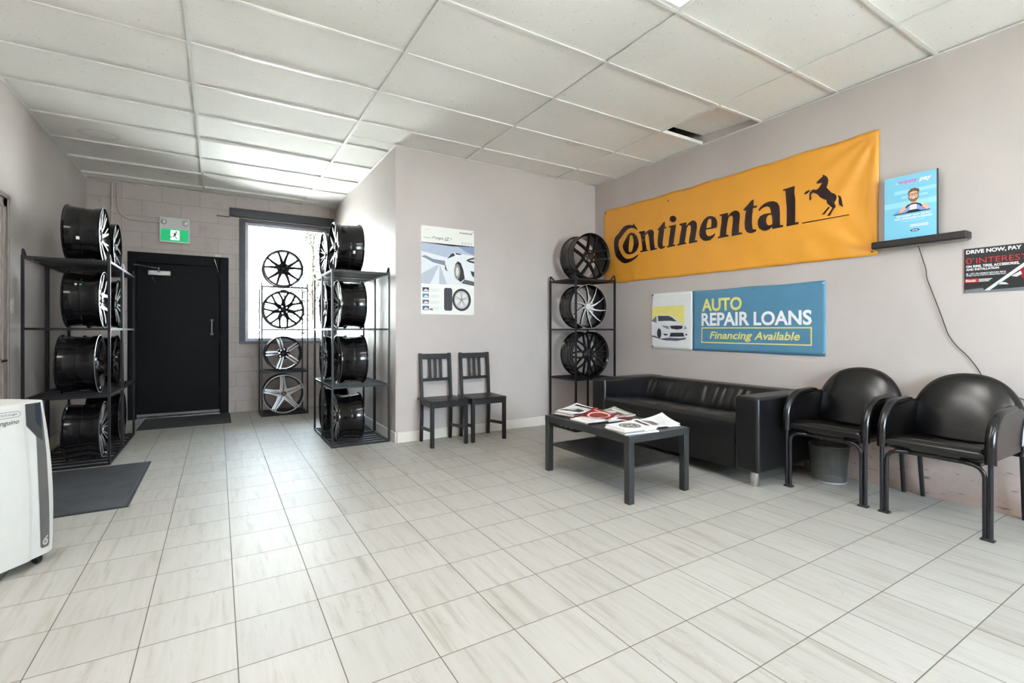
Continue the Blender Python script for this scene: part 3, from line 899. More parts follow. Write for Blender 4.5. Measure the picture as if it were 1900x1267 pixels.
def wheel(style, R, w, x, y, z, rz, spin, label, sticker=None):
    st = STY[style]
    t = thing('alloy_wheel', label, 'wheel', (x, y, z), rz, 'alloy wheels on the racks')
    key = (style, round(R, 3), round(w, 3))
    if key not in _wm:
        _wm[key] = (rim_mesh(R, w, [st.get('rim', GLOSS if st['side'] is not SATIN else SATIN), st['lip']], style not in ('star', 'twin')), spoke_mesh(R, w, st['arms'], st['face'], st['side']))
    rm, sm = _wm[key]
    rim = link('rim', rm, t, loc=(0, 0, R))
    for k in range(st['n']):
        o = link('spoke', sm, t, loc=(0, 0, R))
        o.rotation_euler = (0, -R_(spin + 360.0 * k / st['n']), 0)
    hr = st['hub'] * R
    yf = -w / 2
    hubm = st.get('hubm', st['side'])
    b = MB()
    if st.get('open'):
        ro = st['open'] * R * 1.25
        b.lathe([(ro, yf + 0.028), (hr * 0.8, yf + 0.027), (hr, yf + 0.034), (hr, yf + 0.075), (ro, yf + 0.075)], 32, axis='y', closed=True, c=(0, 0, R))
    else:
        b.lathe([(0, yf + 0.026), (hr * 0.8, yf + 0.027), (hr, yf + 0.034), (hr, yf + 0.075), (0, yf + 0.075)], 32, axis='y', c=(0, 0, R))
    hub = b.build('hub', hubm, t)
    bm_ = MB()
    nb = st['bolts']
    for k in range(nb):
        a = R_(spin + 20 + 360.0 * k / nb)
        MB().lathe([(0.0, yf + 0.0255), (0.0085, yf + 0.0250), (0.0095, yf + 0.0235), (0.0115, yf + 0.0235), (0.012, yf + 0.03)], 12, axis='y', c=(hr * 0.68 * math.cos(a), 0, R + hr * 0.68 * math.sin(a))).build('bolt_hole', CHROME if style in ('twin', 'mesh', 'split5') else BLACKP, hub)
    if st['cap']:
        cr = st['cap'] * R
        cap = MB().lathe([(0, yf + 0.018), (cr * 0.8, yf + 0.019), (cr, yf + 0.023), (cr, yf + 0.04), (0, yf + 0.04)], 24, axis='y', c=(0, 0, R)).build('center_cap', st.get('capm', BLACKP if style != 'star' else GLOSS), t)
        if st.get('star'):
            e = MB()
            for k in range(3):
                a = R_(90 + 120 * k)
                e.prism([(cr * 0.82 * math.cos(a), cr * 0.82 * math.sin(a)), (cr * 0.16 * math.cos(a + 1.05), cr * 0.16 * math.sin(a + 1.05)), (0, 0), (cr * 0.16 * math.cos(a - 1.05), cr * 0.16 * math.sin(a - 1.05))], lambda u, v, d: Vector((u, d, R + v)), yf + 0.0165, yf + 0.019)
            e.lathe([(cr * 0.84, yf + 0.0165), (cr * 0.95, yf + 0.0165), (cr * 0.95, yf + 0.022), (cr * 0.84, yf + 0.02)], 28, axis='y', c=(0, 0, R), closed=True)
            e.build('emblem', MACH, cap)
    if sticker:
        # small paper label(s) stuck on the barrel
        for ang, yy, sx, sz, m in sticker:
            b = MB()
            rr_ = R - 0.0165
            da = sz / rr_ / 2
            P = []
            for aa in (ang - math.degrees(da), ang + math.degrees(da)):
                P.append(Vector((rr_ * math.cos(R_(aa)), 0, rr_ * math.sin(R_(aa)))))
            nrm = Vector((math.cos(R_(ang)), 0, math.sin(R_(ang)))) * 0.0025
            q = [P[0] + nrm + Vector((0, yy - sx / 2, 0)), P[0] + nrm + Vector((0, yy + sx / 2, 0)), P[1] + nrm + Vector((0, yy + sx / 2, 0)), P[1] + nrm + Vector((0, yy - sx / 2, 0))]
            q2 = [v - nrm * 0.6 for v in q]
            A_, B_ = b._v(q), b._v(q2)
            b.face(A_); b.face(B_[::-1])
            for k in range(4):
                b.face([A_[k], A_[(k + 1) % 4], B_[(k + 1) % 4], B_[k]])
            b.build('sticker', m, rim, sharp=0)
    return t

SZ = [0.0195, 0.5955, 1.1655, 1.7385]        # shelf tops
STK = PAPER
DOTW, DOTG = ink('pink white sticker', 232, 214, 208), ink('green sticker', 60, 170, 110)
XF = -0.87
L = R_(90)
# left racks: faces towards +x, so local barrel side seen from the camera is angle 180 (towards -y)
wheel('fan', 0.25, 0.25, -0.99, 5.60, SZ[3], L, 8, 'black wheel with machined fan spokes and white sticker, atop the rack nearest the rubber mat', [(196, 0.02, 0.022, 0.026, STK)])
wheel('y5', 0.25, 0.25, -0.99, 5.59, SZ[2], L, 30, 'black wheel with a pink and a green dot sticker by the left wall', [(150, 0.035, 0.014, 0.014, DOTW), (150, 0.005, 0.014, 0.014, DOTG)])
wheel('dark5', 0.255, 0.26, -1.02, 5.56, SZ[1], L, 60, 'black five spoke wheel, third from top on the rack nearest the rubber mat')
wheel('many', 0.245, 0.25, -0.99, 5.58, SZ[0], L, 4, 'many spoked black wheel on the bottom shelf beside the white air conditioner')
wheel('y5', 0.245, 0.23, -0.985, 6.29, SZ[3], L, 12, 'silver faced split spoke wheel atop the left wall rack nearest the exit door')
wheel('blade', 0.245, 0.24, -0.98, 6.29, SZ[2], L, 40, 'twin blade spoke wheel, second from top on the left wall rack nearest the exit door')
wheel('split5', 0.25, 0.26, -1.0, 6.27, SZ[1], L, 15, 'all black wheel half hidden behind another, third shelf down nearest the exit door')
wheel('dark5', 0.25, 0.26, -0.965, 6.30, SZ[0], L, 50, 'black wheel on the bottom shelf of the left wall rack nearest the exit door')
# racks at the recess wall: faces towards -x
Rg = R_(-90)
wheel('y5', 0.255, 0.26, 1.13, 5.16, SZ[3], Rg, 18, 'black wheel with white barrel sticker, on top of the rack at the wall corner', [(-17, 0.03, 0.022, 0.03, STK)])
wheel('many', 0.245, 0.25, 1.16, 5.15, SZ[2], Rg, 0, 'many spoked machined wheel, second from top on the rack at the wall corner')
wheel('dark5', 0.25, 0.26, 1.165, 5.15, SZ[1], Rg, 40, 'black wheel with thin bright lip, third from top on the wall corner rack')
wheel('blade', 0.24, 0.25, 1.135, 5.14, SZ[0], Rg, 12, 'black wheel on the bottom shelf of the rack at the wall corner')
wheel('many', 0.25, 0.24, 1.12, 5.70, SZ[3], Rg, 9, 'fine spoked wheel on top of the recess rack nearer the window')
wheel('dark5', 0.25, 0.24, 1.12, 5.70, SZ[2], Rg, 0, 'dark bright lipped wheel, second from top on the recess rack nearer the window')
wheel('blade', 0.25, 0.24, 1.12, 5.69, SZ[1], Rg, 20, 'black blade spoke wheel, third from top on the recess rack nearer the window')
wheel('split5', 0.25, 0.24, 1.115, 5.69, SZ[0], Rg, 30, 'all black wheel on the bottom shelf of the recess rack nearer the window')
# rack in front of the window
wheel('vee', 0.253, 0.23, 0.762, 7.35, SZ[3], 0, 90, 'thin ten spoke black wheel on top of the window rack, seen against the light')
wheel('mesh', 0.262, 0.23, 0.765, 7.35, SZ[2], 0, 90, 'black mesh spoke wheel in front of the window, second from the top')
wheel('twin', 0.236, 0.22, 0.765, 7.34, SZ[1], 0, 108, 'silver twin spoke wheel below the window sill, above the star shaped wheel')
wheel('star', 0.262, 0.23, 0.765, 7.33, SZ[0], 0, 95, 'silver five point star wheel on the bottom shelf below the window')
# rack in the corner
wheel('split5', 0.272, 0.27, 3.735, 4.46, SZ[3], R_(-2), 10, 'gloss black five split spoke wheel on top of the corner rack beside the orange banner')
wheel('twist', 0.258, 0.25, 3.705, 4.46, SZ[2], R_(-3), 12, 'black wheel with thin twisted silver spokes and silver cap on the corner rack')
wheel('cross', 0.268, 0.25, 3.73, 4.46, SZ[1], R_(-2), 18, 'gloss black mesh wheel with an open centre hole, lowest on the corner rack')

# ------------------------------------------------------------------ wooden chairs
def make_chair(label, loc, rz):
    t = thing('wooden_chair', label, 'chair', loc, rz, 'dark wooden chairs against the wall')
    w = 0.20
    link('seat', MB().box(-w, w, -0.20, 0.165, 0.435, 0.452).mesh('seat', BLACKWOOD), t, bevel=0.004)
    b = MB()
    b.box(-w + 0.035, w - 0.035, -0.188, -0.168, 0.385, 0.435)
    b.box(-0.145, 0.145, 0.135, 0.155, 0.385, 0.435)
    for s in (-1, 1):
        b.bar((s * 0.184, -0.16, 0.41), (s * 0.164, 0.135, 0.41), 0.02, 0.05)
    b.build('seat_frame', BLACKWOOD, t)
    for s in (-1, 1):
        link('leg', MB().box(s * (w - 0.018) - 0.017, s * (w - 0.018) + 0.017, -0.197, -0.160, 0, 0.435).mesh('leg', BLACKWOOD), t, bevel=0.003)
        # rear leg runs on up as the back post
        xs = s * 0.163
        pts = [(0.155, 0.0), (0.138, 0.25), (0.138, 0.45), (0.158, 0.70), (0.178, 0.905)]
        b = MB()
        rings = []
        for y, z in pts:
            hw = 0.015
            rings.append(b._v([(xs - hw, y - 0.016, z), (xs + hw, y - 0.016, z), (xs + hw, y + 0.018, z), (xs - hw, y + 0.018, z)]))
        for A_, B_ in zip(rings, rings[1:]):
            for k in range(4):
                b.face([A_[k], A_[(k + 1) % 4], B_[(k + 1) % 4], B_[k]])
        b.face(rings[0][::-1]); b.face(rings[-1])
        b.build('leg', BLACKWOOD, t, bevel=0.003)
        MB().bar((s * 0.182, -0.165, 0.165), (s * 0.164, 0.130, 0.145), 0.016, 0.03, up=(0, 0, 1)).build('stretcher', BLACKWOOD, t)
    MB().bar((-0.15, 0.173, 0.872), (0.15, 0.173, 0.872), 0.018, 0.055).build('top_rail', BLACKWOOD, t, bevel=0.003)
    MB().bar((-0.15, 0.154, 0.632), (0.15, 0.154, 0.632), 0.018, 0.03).build('lower_rail', BLACKWOOD, t, bevel=0.003)
    for x in (-0.06, 0.0, 0.06):
        MB().bar((x, 0.155, 0.64), (x, 0.172, 0.85), 0.026, 0.012, up=(0, -1, 0)).build('slat', BLACKWOOD, t)
    return t
make_chair('dark wooden slat back chair nearer the wheel racks', (1.955, 4.588, 0), R_(1.0))
make_chair('dark wooden slat back chair nearer the corner, seat touching its twin', (2.405, 4.586, 0), R_(-1.0))

# ------------------------------------------------------------------ coffee table
tb = thing('coffee_table', 'worn black coffee table with a low shelf, covered in magazines', 'coffee table', (2.585, 2.765, 0))
tx, ty = 0.295, 0.475
MB().box(-tx, tx, -ty, ty, 0.40, 0.45).build('tabletop', TABLEBLK, tb, bevel=0.003)
for sx in (-1, 1):
    for sy in (-1, 1):
        x0, x1 = sorted((sx * tx, sx * (tx - 0.05)))
        y0, y1 = sorted((sy * ty, sy * (ty - 0.05)))
        MB().box(x0 + 0.001, x1 - 0.001, y0 + 0.001, y1 - 0.001, 0, 0.40).build('leg', TABLEBLK, tb, bevel=0.003)
MB().box(-tx + 0.02, tx - 0.02, -ty + 0.05, ty - 0.05, 0.212, 0.226).build('lower_shelf', TABLEBLK, tb, bevel=0.002)

# ------------------------------------------------------------------ magazines
RED = ink('red print', 142, 26, 28, 0.3)
PALE = ink('pale grey print', 214, 214, 212, 0.3)
MIDG = ink('mid grey print', 140, 138, 134, 0.3)
DKG = ink('dark grey print', 62, 62, 66, 0.3)
WARM = ink('warm white print', 232, 224, 212, 0.3)
COVW = ink('glossy white cover', 238, 238, 238, 0.25)
COVG = ink('glossy grey cover', 172, 168, 158, 0.25)
COVB = ink('glossy bluish cover', 206, 212, 226, 0.25)
PAGES = ink('page edges', 224, 222, 216, 0.6)
def magazine(cx, cy, z, ang, label, cover, art=None, w=0.21, l=0.28, th=0.007, curl=0.0, curl_b=0.0, spine=None):
    """cover up; local u across, v along; curl lifts the far right corner"""
    t = thing('magazine', label, 'magazine', (cx, cy, z), R_(ang), 'magazines on the coffee table')
    lift = lambda u, v: curl * max(0, ((w - u) / w + v / l - 0.9)) ** 2 + curl_b * max(0, (v / l - 0.55)) ** 2
    n = 8
    b = MB()
    b.grid(n, n, lambda a, c: Vector((a * w - w / 2, c * l - l / 2, th * 0.25 + lift(a * w, c * l))))
    Vt = b.grid(n, n, lambda a, c: Vector((a * w - w / 2, c * l - l / 2, th * 0.9 + lift(a * w, c * l))))
    bm = b.bm
    bm.verts.ensure_lookup_table()
    N = (n + 1)
    idx = lambda i, j: i * N + j
    off = N * N
    v = bm.verts
    for k in range(n):
        for a_, b_ in (((k, 0), (k + 1, 0)), ((k, n), (k + 1, n)), ((0, k), (0, k + 1)), ((n, k), (n, k + 1))):
            b.face([v[idx(*a_)], v[idx(*b_)], v[off + idx(*b_)], v[off + idx(*a_)]], 0)
    b.build('pages', PAGES, t, sharp=30)
    A = Art((-w / 2, -l / 2, th * 0.92), (1, 0, 0), (0, 1, 0), (0, 0, 1), lift, fine=0.03)
    A.rect(-0.001, -0.001, w + 0.001, l + 0.001, cover, 0)
    if art:
        art(A, w, l)
    A.build('cover', t, 0.0004)
    b = MB().box(-w / 2 - 0.001, w / 2 + 0.001, -l / 2 - 0.001, l / 2 + 0.001, 0.0, th * 0.25)
    b.box(w / 2 - 0.001, w / 2 + 0.0015, -l / 2 - 0.001, l / 2 * 0.2, th * 0.25, th * 0.88)
    b.build('back_cover', spine or cover, t, sharp=0)
    return t
def art_wheel(A, w, l):
    A.ell(w * 0.5, l * 0.45, w * 0.36, w * 0.36, DKG, 1)
    A.ring(w * 0.5, l * 0.45, w * 0.30, w * 0.26, PALE, 2)
    for k in range(6):
        a = k * math.pi / 3
        A.line([(w * 0.5, l * 0.45), (w * 0.5 + w * 0.28 * math.cos(a), l * 0.45 + w * 0.28 * math.sin(a))], 0.012, PALE, 2)
    A.rect(w * 0.08, l * 0.82, w * 0.75, l * 0.93, DKG, 1)
def art_car(A, w, l):
    A.shape([[(w * 0.1, l * 0.3), (w * 0.3, l * 0.5), (w * 0.7, l * 0.52), (w * 0.95, l * 0.36), (w * 0.9, l * 0.24), (w * 0.15, l * 0.2)]], MIDG, 1)
    A.ell(w * 0.32, l * 0.23, w * 0.11, w * 0.11, DKG, 2)
    A.ell(w * 0.76, l * 0.25, w * 0.10, w * 0.10, DKG, 2)
    A.shape([[(w * 0.34, l * 0.42), (w * 0.4, l * 0.48), (w * 0.66, l * 0.49), (w * 0.74, l * 0.41)]], DKG, 2)
    for k in range(5):
        A.rect(w * 0.1, l * (0.64 + 0.055 * k), w * (0.8 - 0.07 * (k % 3)), l * (0.655 + 0.055 * k), MIDG, 1)
def art_red(A, w, l):
    A.ring(w * 0.5, l * 0.45, w * 0.40, w * 0.33, WARM, 1, sy=1.15)
    A.ring(w * 0.5, l * 0.42, w * 0.2, w * 0.185, ink('pink print', 206, 110, 106), 1, sy=1.2)
    A.line([(w * 0.16, l * 0.42), (w * 0.84, l * 0.42)], 0.006, ink('pink print', 206, 110, 106), 1)
    A.rect(w * 0.1, l * 0.85, w * 0.8, l * 0.9, WARM, 1)
    A.rect(w * 0.3, l * 0.05, w * 0.75, l * 0.1, WARM, 1)
def art_bw(A, w, l):
    A.shape([[(w * 0.05, l * 0.15), (w * 0.5, l * 0.55), (w * 0.95, l * 0.35), (w * 0.95, l * 0.05), (w * 0.05, l * 0.03)]], DKG, 1)
    A.ell(w * 0.42, l * 0.28, w * 0.18, w * 0.18, PALE, 2)
    A.ring(w * 0.42, l * 0.28, w * 0.14, w * 0.1, DKG, 3)
    A.rect(w * 0.08, l * 0.78, w * 0.9, l * 0.92, INK, 1)
    A.line([(w * 0.1, l * 0.66), (w * 0.8, l * 0.7)], 0.012, MIDG, 1)
def art_grey(A, w, l):
    A.rect(w * 0.08, l * 0.08, w * 0.92, l * 0.6, MIDG, 1)
    A.ell(w * 0.35, l * 0.38, w * 0.14, w * 0.2, PALE, 2)
    A.ell(w * 0.68, l * 0.33, w * 0.15, w * 0.22, DKG, 2)
    A.rect(w * 0.1, l * 0.72, w * 0.85, l * 0.84, PALE, 1)
    A.rect(w * 0.1, l * 0.64, w * 0.6, l * 0.68, DKG, 1)
# far stack
magazine(2.515, 3.12, 0.4505, -84, 'magazine at the bottom of the far stack on the coffee table', COVW, None, th=0.010, spine=DKG)
magazine(2.50, 3.112, 0.4615, -78, 'magazine with a dark spine, second up in the far stack', PALE, None, th=0.010, spine=RED)
magazine(2.525, 3.125, 0.4725, -82, 'magazine with a striped edge, third up in the far stack', PALE, None, th=0.010, spine=INK)
magazine(2.545, 3.13, 0.4835, -72, 'black and white magazine on top of the far stack', COVW, art_bw, th=0.010, curl=0.02)
# middle, near the edge
magazine(2.475, 2.83, 0.4505, -92, 'thick white magazine lying under the red one', COVW, None, w=0.22, l=0.32, th=0.015, spine=INK)
magazine(2.50, 2.852, 0.466, -80, 'white magazine between the red one and the thick white one', COVW, None, w=0.205, l=0.27, th=0.006)
magazine(2.55, 2.87, 0.473, -66, 'red magazine with a pale ring on its cover', RED, art_red, w=0.22, l=0.25, curl=0.028)
# back, by the sofa
magazine(2.785, 2.955, 0.4505, -100, 'white magazine under the grey one at the sofa side', COVW, None, w=0.28, l=0.17, th=0.008, spine=RED)
magazine(2.785, 2.945, 0.459, -98, 'grey magazine with two round pictures, at the sofa side of the table', COVG, art_grey, w=0.29, l=0.19, curl=0.02, curl_b=0.02)
magazine(2.695, 2.735, 0.4505, -80, 'small dark red booklet poking out behind the white stack', ink('dark red cover', 110, 26, 32), None, w=0.10, l=0.10, th=0.012)
# front stack
magazine(2.445, 2.415, 0.4505, -98, 'white magazine at the bottom of the front stack', COVW, None, th=0.011, spine=PALE)
magazine(2.43, 2.42, 0.4625, -92, 'white magazine with grey spine, second up in the front stack', COVW, None, th=0.011, spine=MIDG)
magazine(2.45, 2.43, 0.4745, -96, 'magazine with a large wheel on its cover, on top of the front stack', COVW, art_wheel, th=0.010, curl=0.015)
magazine(2.735, 2.475, 0.4505, -100, 'bluish white magazine at the front sofa side corner of the table', COVB, None, th=0.008, spine=INK)
magazine(2.745, 2.49, 0.459, -104, 'white magazine with a car on its cover and a lifted corner', COVW, art_car, w=0.22, l=0.28, curl=0.035, curl_b=0.03)

# ------------------------------------------------------------------ sofa (faces -x; built facing -y, turned)
sf = thing('sofa', 'black leather three seat sofa with square arms and short chrome legs', 'sofa', (3.745, 2.945, 0), R_(-90))
SL, SD = 0.905, 0.43          # half length, half depth
AW = 0.19
for s in (-1, 1):
    x0, x1 = sorted((s * SL, s * (SL - AW)))
    MB().box(x0, x1, -SD, SD, 0.105, 0.655).build('armrest', LEATHER, sf, bevel=0.022, bseg=4)
ix = SL - AW
def back_fn(a, c):
    # a along the sofa, c round the section from seat level in front, over the top and down behind
    prof = [(0.155, 0.40), (0.168, 0.47), (0.195, 0.55), (0.222, 0.62), (0.245, 0.648), (0.29, 0.656), (0.36, 0.654), (0.405, 0.645), (0.42, 0.62), (0.42, 0.40)]
    k = c * (len(prof) - 1)
    i = min(int(k), len(prof) - 2)
    f = k - i
    y = prof[i][0] * (1 - f) + prof[i + 1][0] * f
    z = prof[i][1] * (1 - f) + prof[i + 1][1] * f
    x = -ix + 2 * ix * a
    if 0.02 < c < 0.5:
        q = math.sin(math.pi * min(1, c / 0.48))
        y -= 0.012 * q * (1 - (2 * abs(a - 0.25 - 0.5 * (a > 0.5)) * 2) ** 4 * 0.6)
        # gathered creases running down and outwards from the top edge
        cr = 0.8 - 1.3 * abs(math.sin(a * 38 + 2.5 * math.sin(a * 9) - 5 * c)) ** 0.7 + math.sin(a * 131 + 2 - 14 * c) * 0.2
        y += 0.012 * q * cr * (0.4 + 0.6 * math.sin(a * 17 + 1) ** 2)
        d = abs(a - 0.5)
        if d < 0.02:
            y += 0.008 * q * (1 - d / 0.02)
    return Vector((x, y, z))
b = MB()
b.grid(150, 54, back_fn)
b.build('backrest', LEATHER, sf, sharp=50)
MB().box(-ix, ix, 0.20, 0.42, 0.12, 0.41).build('back_base', LEATHER, sf)
def seat_fn(a, c):
    prof = [(0.19, 0.42), (0.05, 0.442), (-0.15, 0.468), (-0.30, 0.486), (-0.37, 0.488), (-0.405, 0.478), (-0.421, 0.45), (-0.425, 0.40), (-0.423, 0.25), (-0.42, 0.106)]
    k = c * (len(prof) - 1)
    i = min(int(k), len(prof) - 2)
    f = k - i
    y = prof[i][0] * (1 - f) + prof[i + 1][0] * f
    z = prof[i][1] * (1 - f) + prof[i + 1][1] * f
    x = -ix + 2 * ix * a
    if c < 0.5:
        q = math.sin(math.pi * c / 0.55)
        z += 0.005 * q * (math.sin(a * 60 + 6 * c + 3 * math.sin(a * 11)) * 0.5 + math.sin(a * 27 - 11 * c))
        e = min(a, 1 - a)
        z -= 0.035 * max(0, 1 - e / 0.05) ** 2
    elif c < 0.8:
        y -= 0.006 * math.sin(math.pi * a) 
    return Vector((x, y, z))
b = MB()
b.grid(120, 45, seat_fn)
b.build('seat_cushion', LEATHER, sf, sharp=50)
MB().box(-ix, ix, -0.415, 0.42, 0.105, 0.13).build('base_panel', LEATHER, sf)
for sx in (-1, 1):
    for sy in (-1, 1):
        MB().lathe([(0, 0), (0.026, 0), (0.030, 0.006), (0.031, 0.106), (0, 0.106)], 24, c=(sx * (SL - 0.065), sy * (SD - 0.06), 0)).build('leg', CHROME, sf, label='short round chrome leg')

# ------------------------------------------------------------------ tub armchairs (face -x)
GUNLEG = mat('dark metal tube', S(58, 58, 62), 0.25, metal=0.7, var=0.1)
def arc(c, r, a0, a1, n):
    return [(c[0] + r * math.cos(R_(a0 + (a1 - a0) * k / n)), c[1] + r * math.sin(R_(a0 + (a1 - a0) * k / n))) for k in range(n + 1)]
def make_armchair(label, x, y, rz):
    t = thing('armchair', label, 'armchair', (x, y, 0), rz, 'black vinyl armchairs by the right wall')
    wx = 0.245            # leg line half width
    # seat: puffy cushion, front edge rolled down, falling to the back
    def seat(a, c):
        u = -0.235 + 0.47 * a
        prof = [(0.20, 0.405), (0.20, 0.45), (0.05, 0.458), (-0.12, 0.474), (-0.24, 0.489), (-0.295, 0.488), (-0.326, 0.468), (-0.327, 0.438), (-0.30, 0.414), (-0.1, 0.405), (0.20, 0.395)]
        k = c * (len(prof) - 1)
        i = min(int(k), len(prof) - 2)
        f = k - i
        yy = prof[i][0] * (1 - f) + prof[i + 1][0] * f
        z = prof[i][1] * (1 - f) + prof[i + 1][1] * f
        e = min(a, 1 - a)
        q = 1 - max(0, 1 - e / 0.05) ** 2
        z = 0.44 + (z - 0.44) * (0.5 + 0.5 * q)
        if 0.1 < c < 0.5:
            z += 0.003 * math.sin(u * 60 + yy * 30) * math.exp(-((yy - 0.0) / 0.12) ** 2) - 0.008 * math.exp(-(u / 0.12) ** 2 - ((yy - 0.02) / 0.12) ** 2)
        return Vector((u, yy, z))
    b = MB()
    V = b.grid(26, 40, seat)
    b.face([v for v in V[0]]); b.face([v for v in V[-1]][::-1])
    b.build('seat', VINYL, t, sharp=60)
    # back: domed shell, bulging forward, leaning back
    def back(sg):
        def fn(a, c):
            ang = math.pi * (1 - a)
            ex = 0.285 * math.cos(ang) * (abs(math.cos(ang)) ** -0.12 if abs(math.cos(ang)) > 0.02 else 1)
            topz = 0.40 * math.sin(ang) ** 0.8 if math.sin(ang) > 0 else 0
            ex = max(-0.285, min(0.285, ex))
            u = ex * c
            z = 0.465 + topz * c
            rr2 = c * c
            th_ = 0.062 * (1 - rr2 ** 1.8) + 0.012
            yy = 0.165 + 0.20 * (z - 0.465) + 0.16 * u * u * -1.0
            yy += (-th_ if sg < 0 else 0.022)
            return Vector((u, yy, z))
        return fn
    b = MB()
    F_ = b.grid(40, 12, back(-1))
    B_ = b.grid(40, 12, back(1))
    for i in range(40):
        b.face([F_[i][12], F_[i + 1][12], B_[i + 1][12], B_[i][12]])
    bmesh.ops.remove_doubles(b.bm, verts=b.bm.verts[:], dist=0.0004)
    # lower part of the shell, down behind the seat
    b.build('backrest', VINYL, t, sharp=60)
    b = MB()
    b.prism([(-0.27, 0.40), (0.27, 0.40), (0.283, 0.47), (-0.283, 0.47)], lambda u, v, d: Vector((u, 0.155 + d + 0.12 * (v - 0.4) - 0.16 * u * u, v)), -0.02, 0.03)
    b.build('back_skirt', VINYL, t, bevel=0.008)
    # arm panels: padded, quarter round front
    for s in (-1, 1):
        out = [(-0.315, 0.43)] + [(-0.315, 0.50)] + arc((-0.135, 0.50), 0.18, 180, 96, 10) + [(0.02, 0.688), (0.14, 0.684), (0.185, 0.66), (0.19, 0.43)]
        b = MB()
        b.prism(out, lambda u, v, d: Vector((s * d, u, v)), 0.236, 0.268)
        pn = b.build('arm_panel', VINYL, t, bevel=0.008)
        e = [(-0.315, 0.415), (-0.315, 0.50)] + arc((-0.135, 0.50), 0.18, 180, 96, 10)[1:] + [(0.02, 0.688), (0.09, 0.687)]
        MB().tube([(s * 0.252, u, v) for u, v in e], [0.026] * (len(e) - 2) + [0.022, 0.012], 12, up=(1, 0, 0)).build('arm_roll', VINYL, pn)
    # front legs: a straight outer tube and an inner one that bends in under the seat
    for s in (-1, 1):
        b = MB().tube([(s * 0.252, -0.315, 0.008), (s * 0.252, -0.315, 0.42)], 0.0115, 12)
        inner = [(s * 0.228, -0.313, 0.008), (s * 0.228, -0.313, 0.34)] + [(s * (0.228 - 0.06 * (1 - math.cos(R_(q)))), -0.313, 0.34 + 0.06 * math.sin(R_(q))) for q in (25, 50, 75, 90)] + [(s * 0.12, -0.30, 0.402)]
        b.tube(inner, 0.0115, 12)
        lg = b.build('leg', GUNLEG, t)
        MB().box(s * 0.240 - 0.029, s * 0.240 + 0.029, -0.333, -0.295, 0, 0.012).build('foot', BLACKP, lg, bevel=0.004)
        MB().tube([(s * 0.248, 0.268, 0.0), (s * 0.252, 0.20, 0.44)], 0.0135, 12).build('leg', mat('black metal tube', S(24, 24, 25), 0.3, var=0.1), t)
    MB().box(-0.2, 0.2, -0.28, 0.18, 0.385, 0.405).build('seat_base', BLACKP, t)
    return t
make_armchair('black vinyl tub armchair next to the sofa, over the waste bin', 3.885, 1.727, R_(-90))
make_armchair('black vinyl tub armchair farther from the sofa, under the power cable', 3.885, 1.128, R_(-91))

# ------------------------------------------------------------------ waste bin
WIRE = mat('dark wire mesh', S(104, 104, 100), 0.4, metal=0.4)
bn = thing('waste_bin', 'dark wire mesh waste bin beside the sofa', 'waste bin', (3.975, 1.885, 0))
prof = [(0.112, 0.012), (0.113, 0.06), (0.116, 0.12), (0.121, 0.18), (0.127, 0.24), (0.132, 0.272)]
def binf(a, c):
    k = c * (len(prof) - 1)
    i = min(int(k), len(prof) - 2)
    f = k - i
    r = prof[i][0] * (1 - f) + prof[i + 1][0] * f
    z = prof[i][1] * (1 - f) + prof[i + 1][1] * f
    return Vector((r * math.cos(2 * math.pi * a), r * math.sin(2 * math.pi * a), z))
b = MB()
b.grid(96, 34, binf, closeu=True)
bo = b.build('mesh_wall', WIRE, bn)
wf = bo.modifiers.new('wire', 'WIREFRAME')
wf.thickness = 0.0042
MB().lathe([(0.126, 0.270), (0.132, 0.266), (0.137, 0.271), (0.136, 0.28), (0.129, 0.281)], 40, closed=True).build('rim', mat('dark rim metal', S(90, 90, 90), 0.3, metal=0.5), bn)
MB().lathe([(0, 0.0), (0.112, 0.0), (0.117, 0.004), (0.117, 0.014), (0.111, 0.016), (0, 0.012)], 40).build('base', mat('grey metal base', S(176, 176, 174), 0.35, metal=0.5), bn)

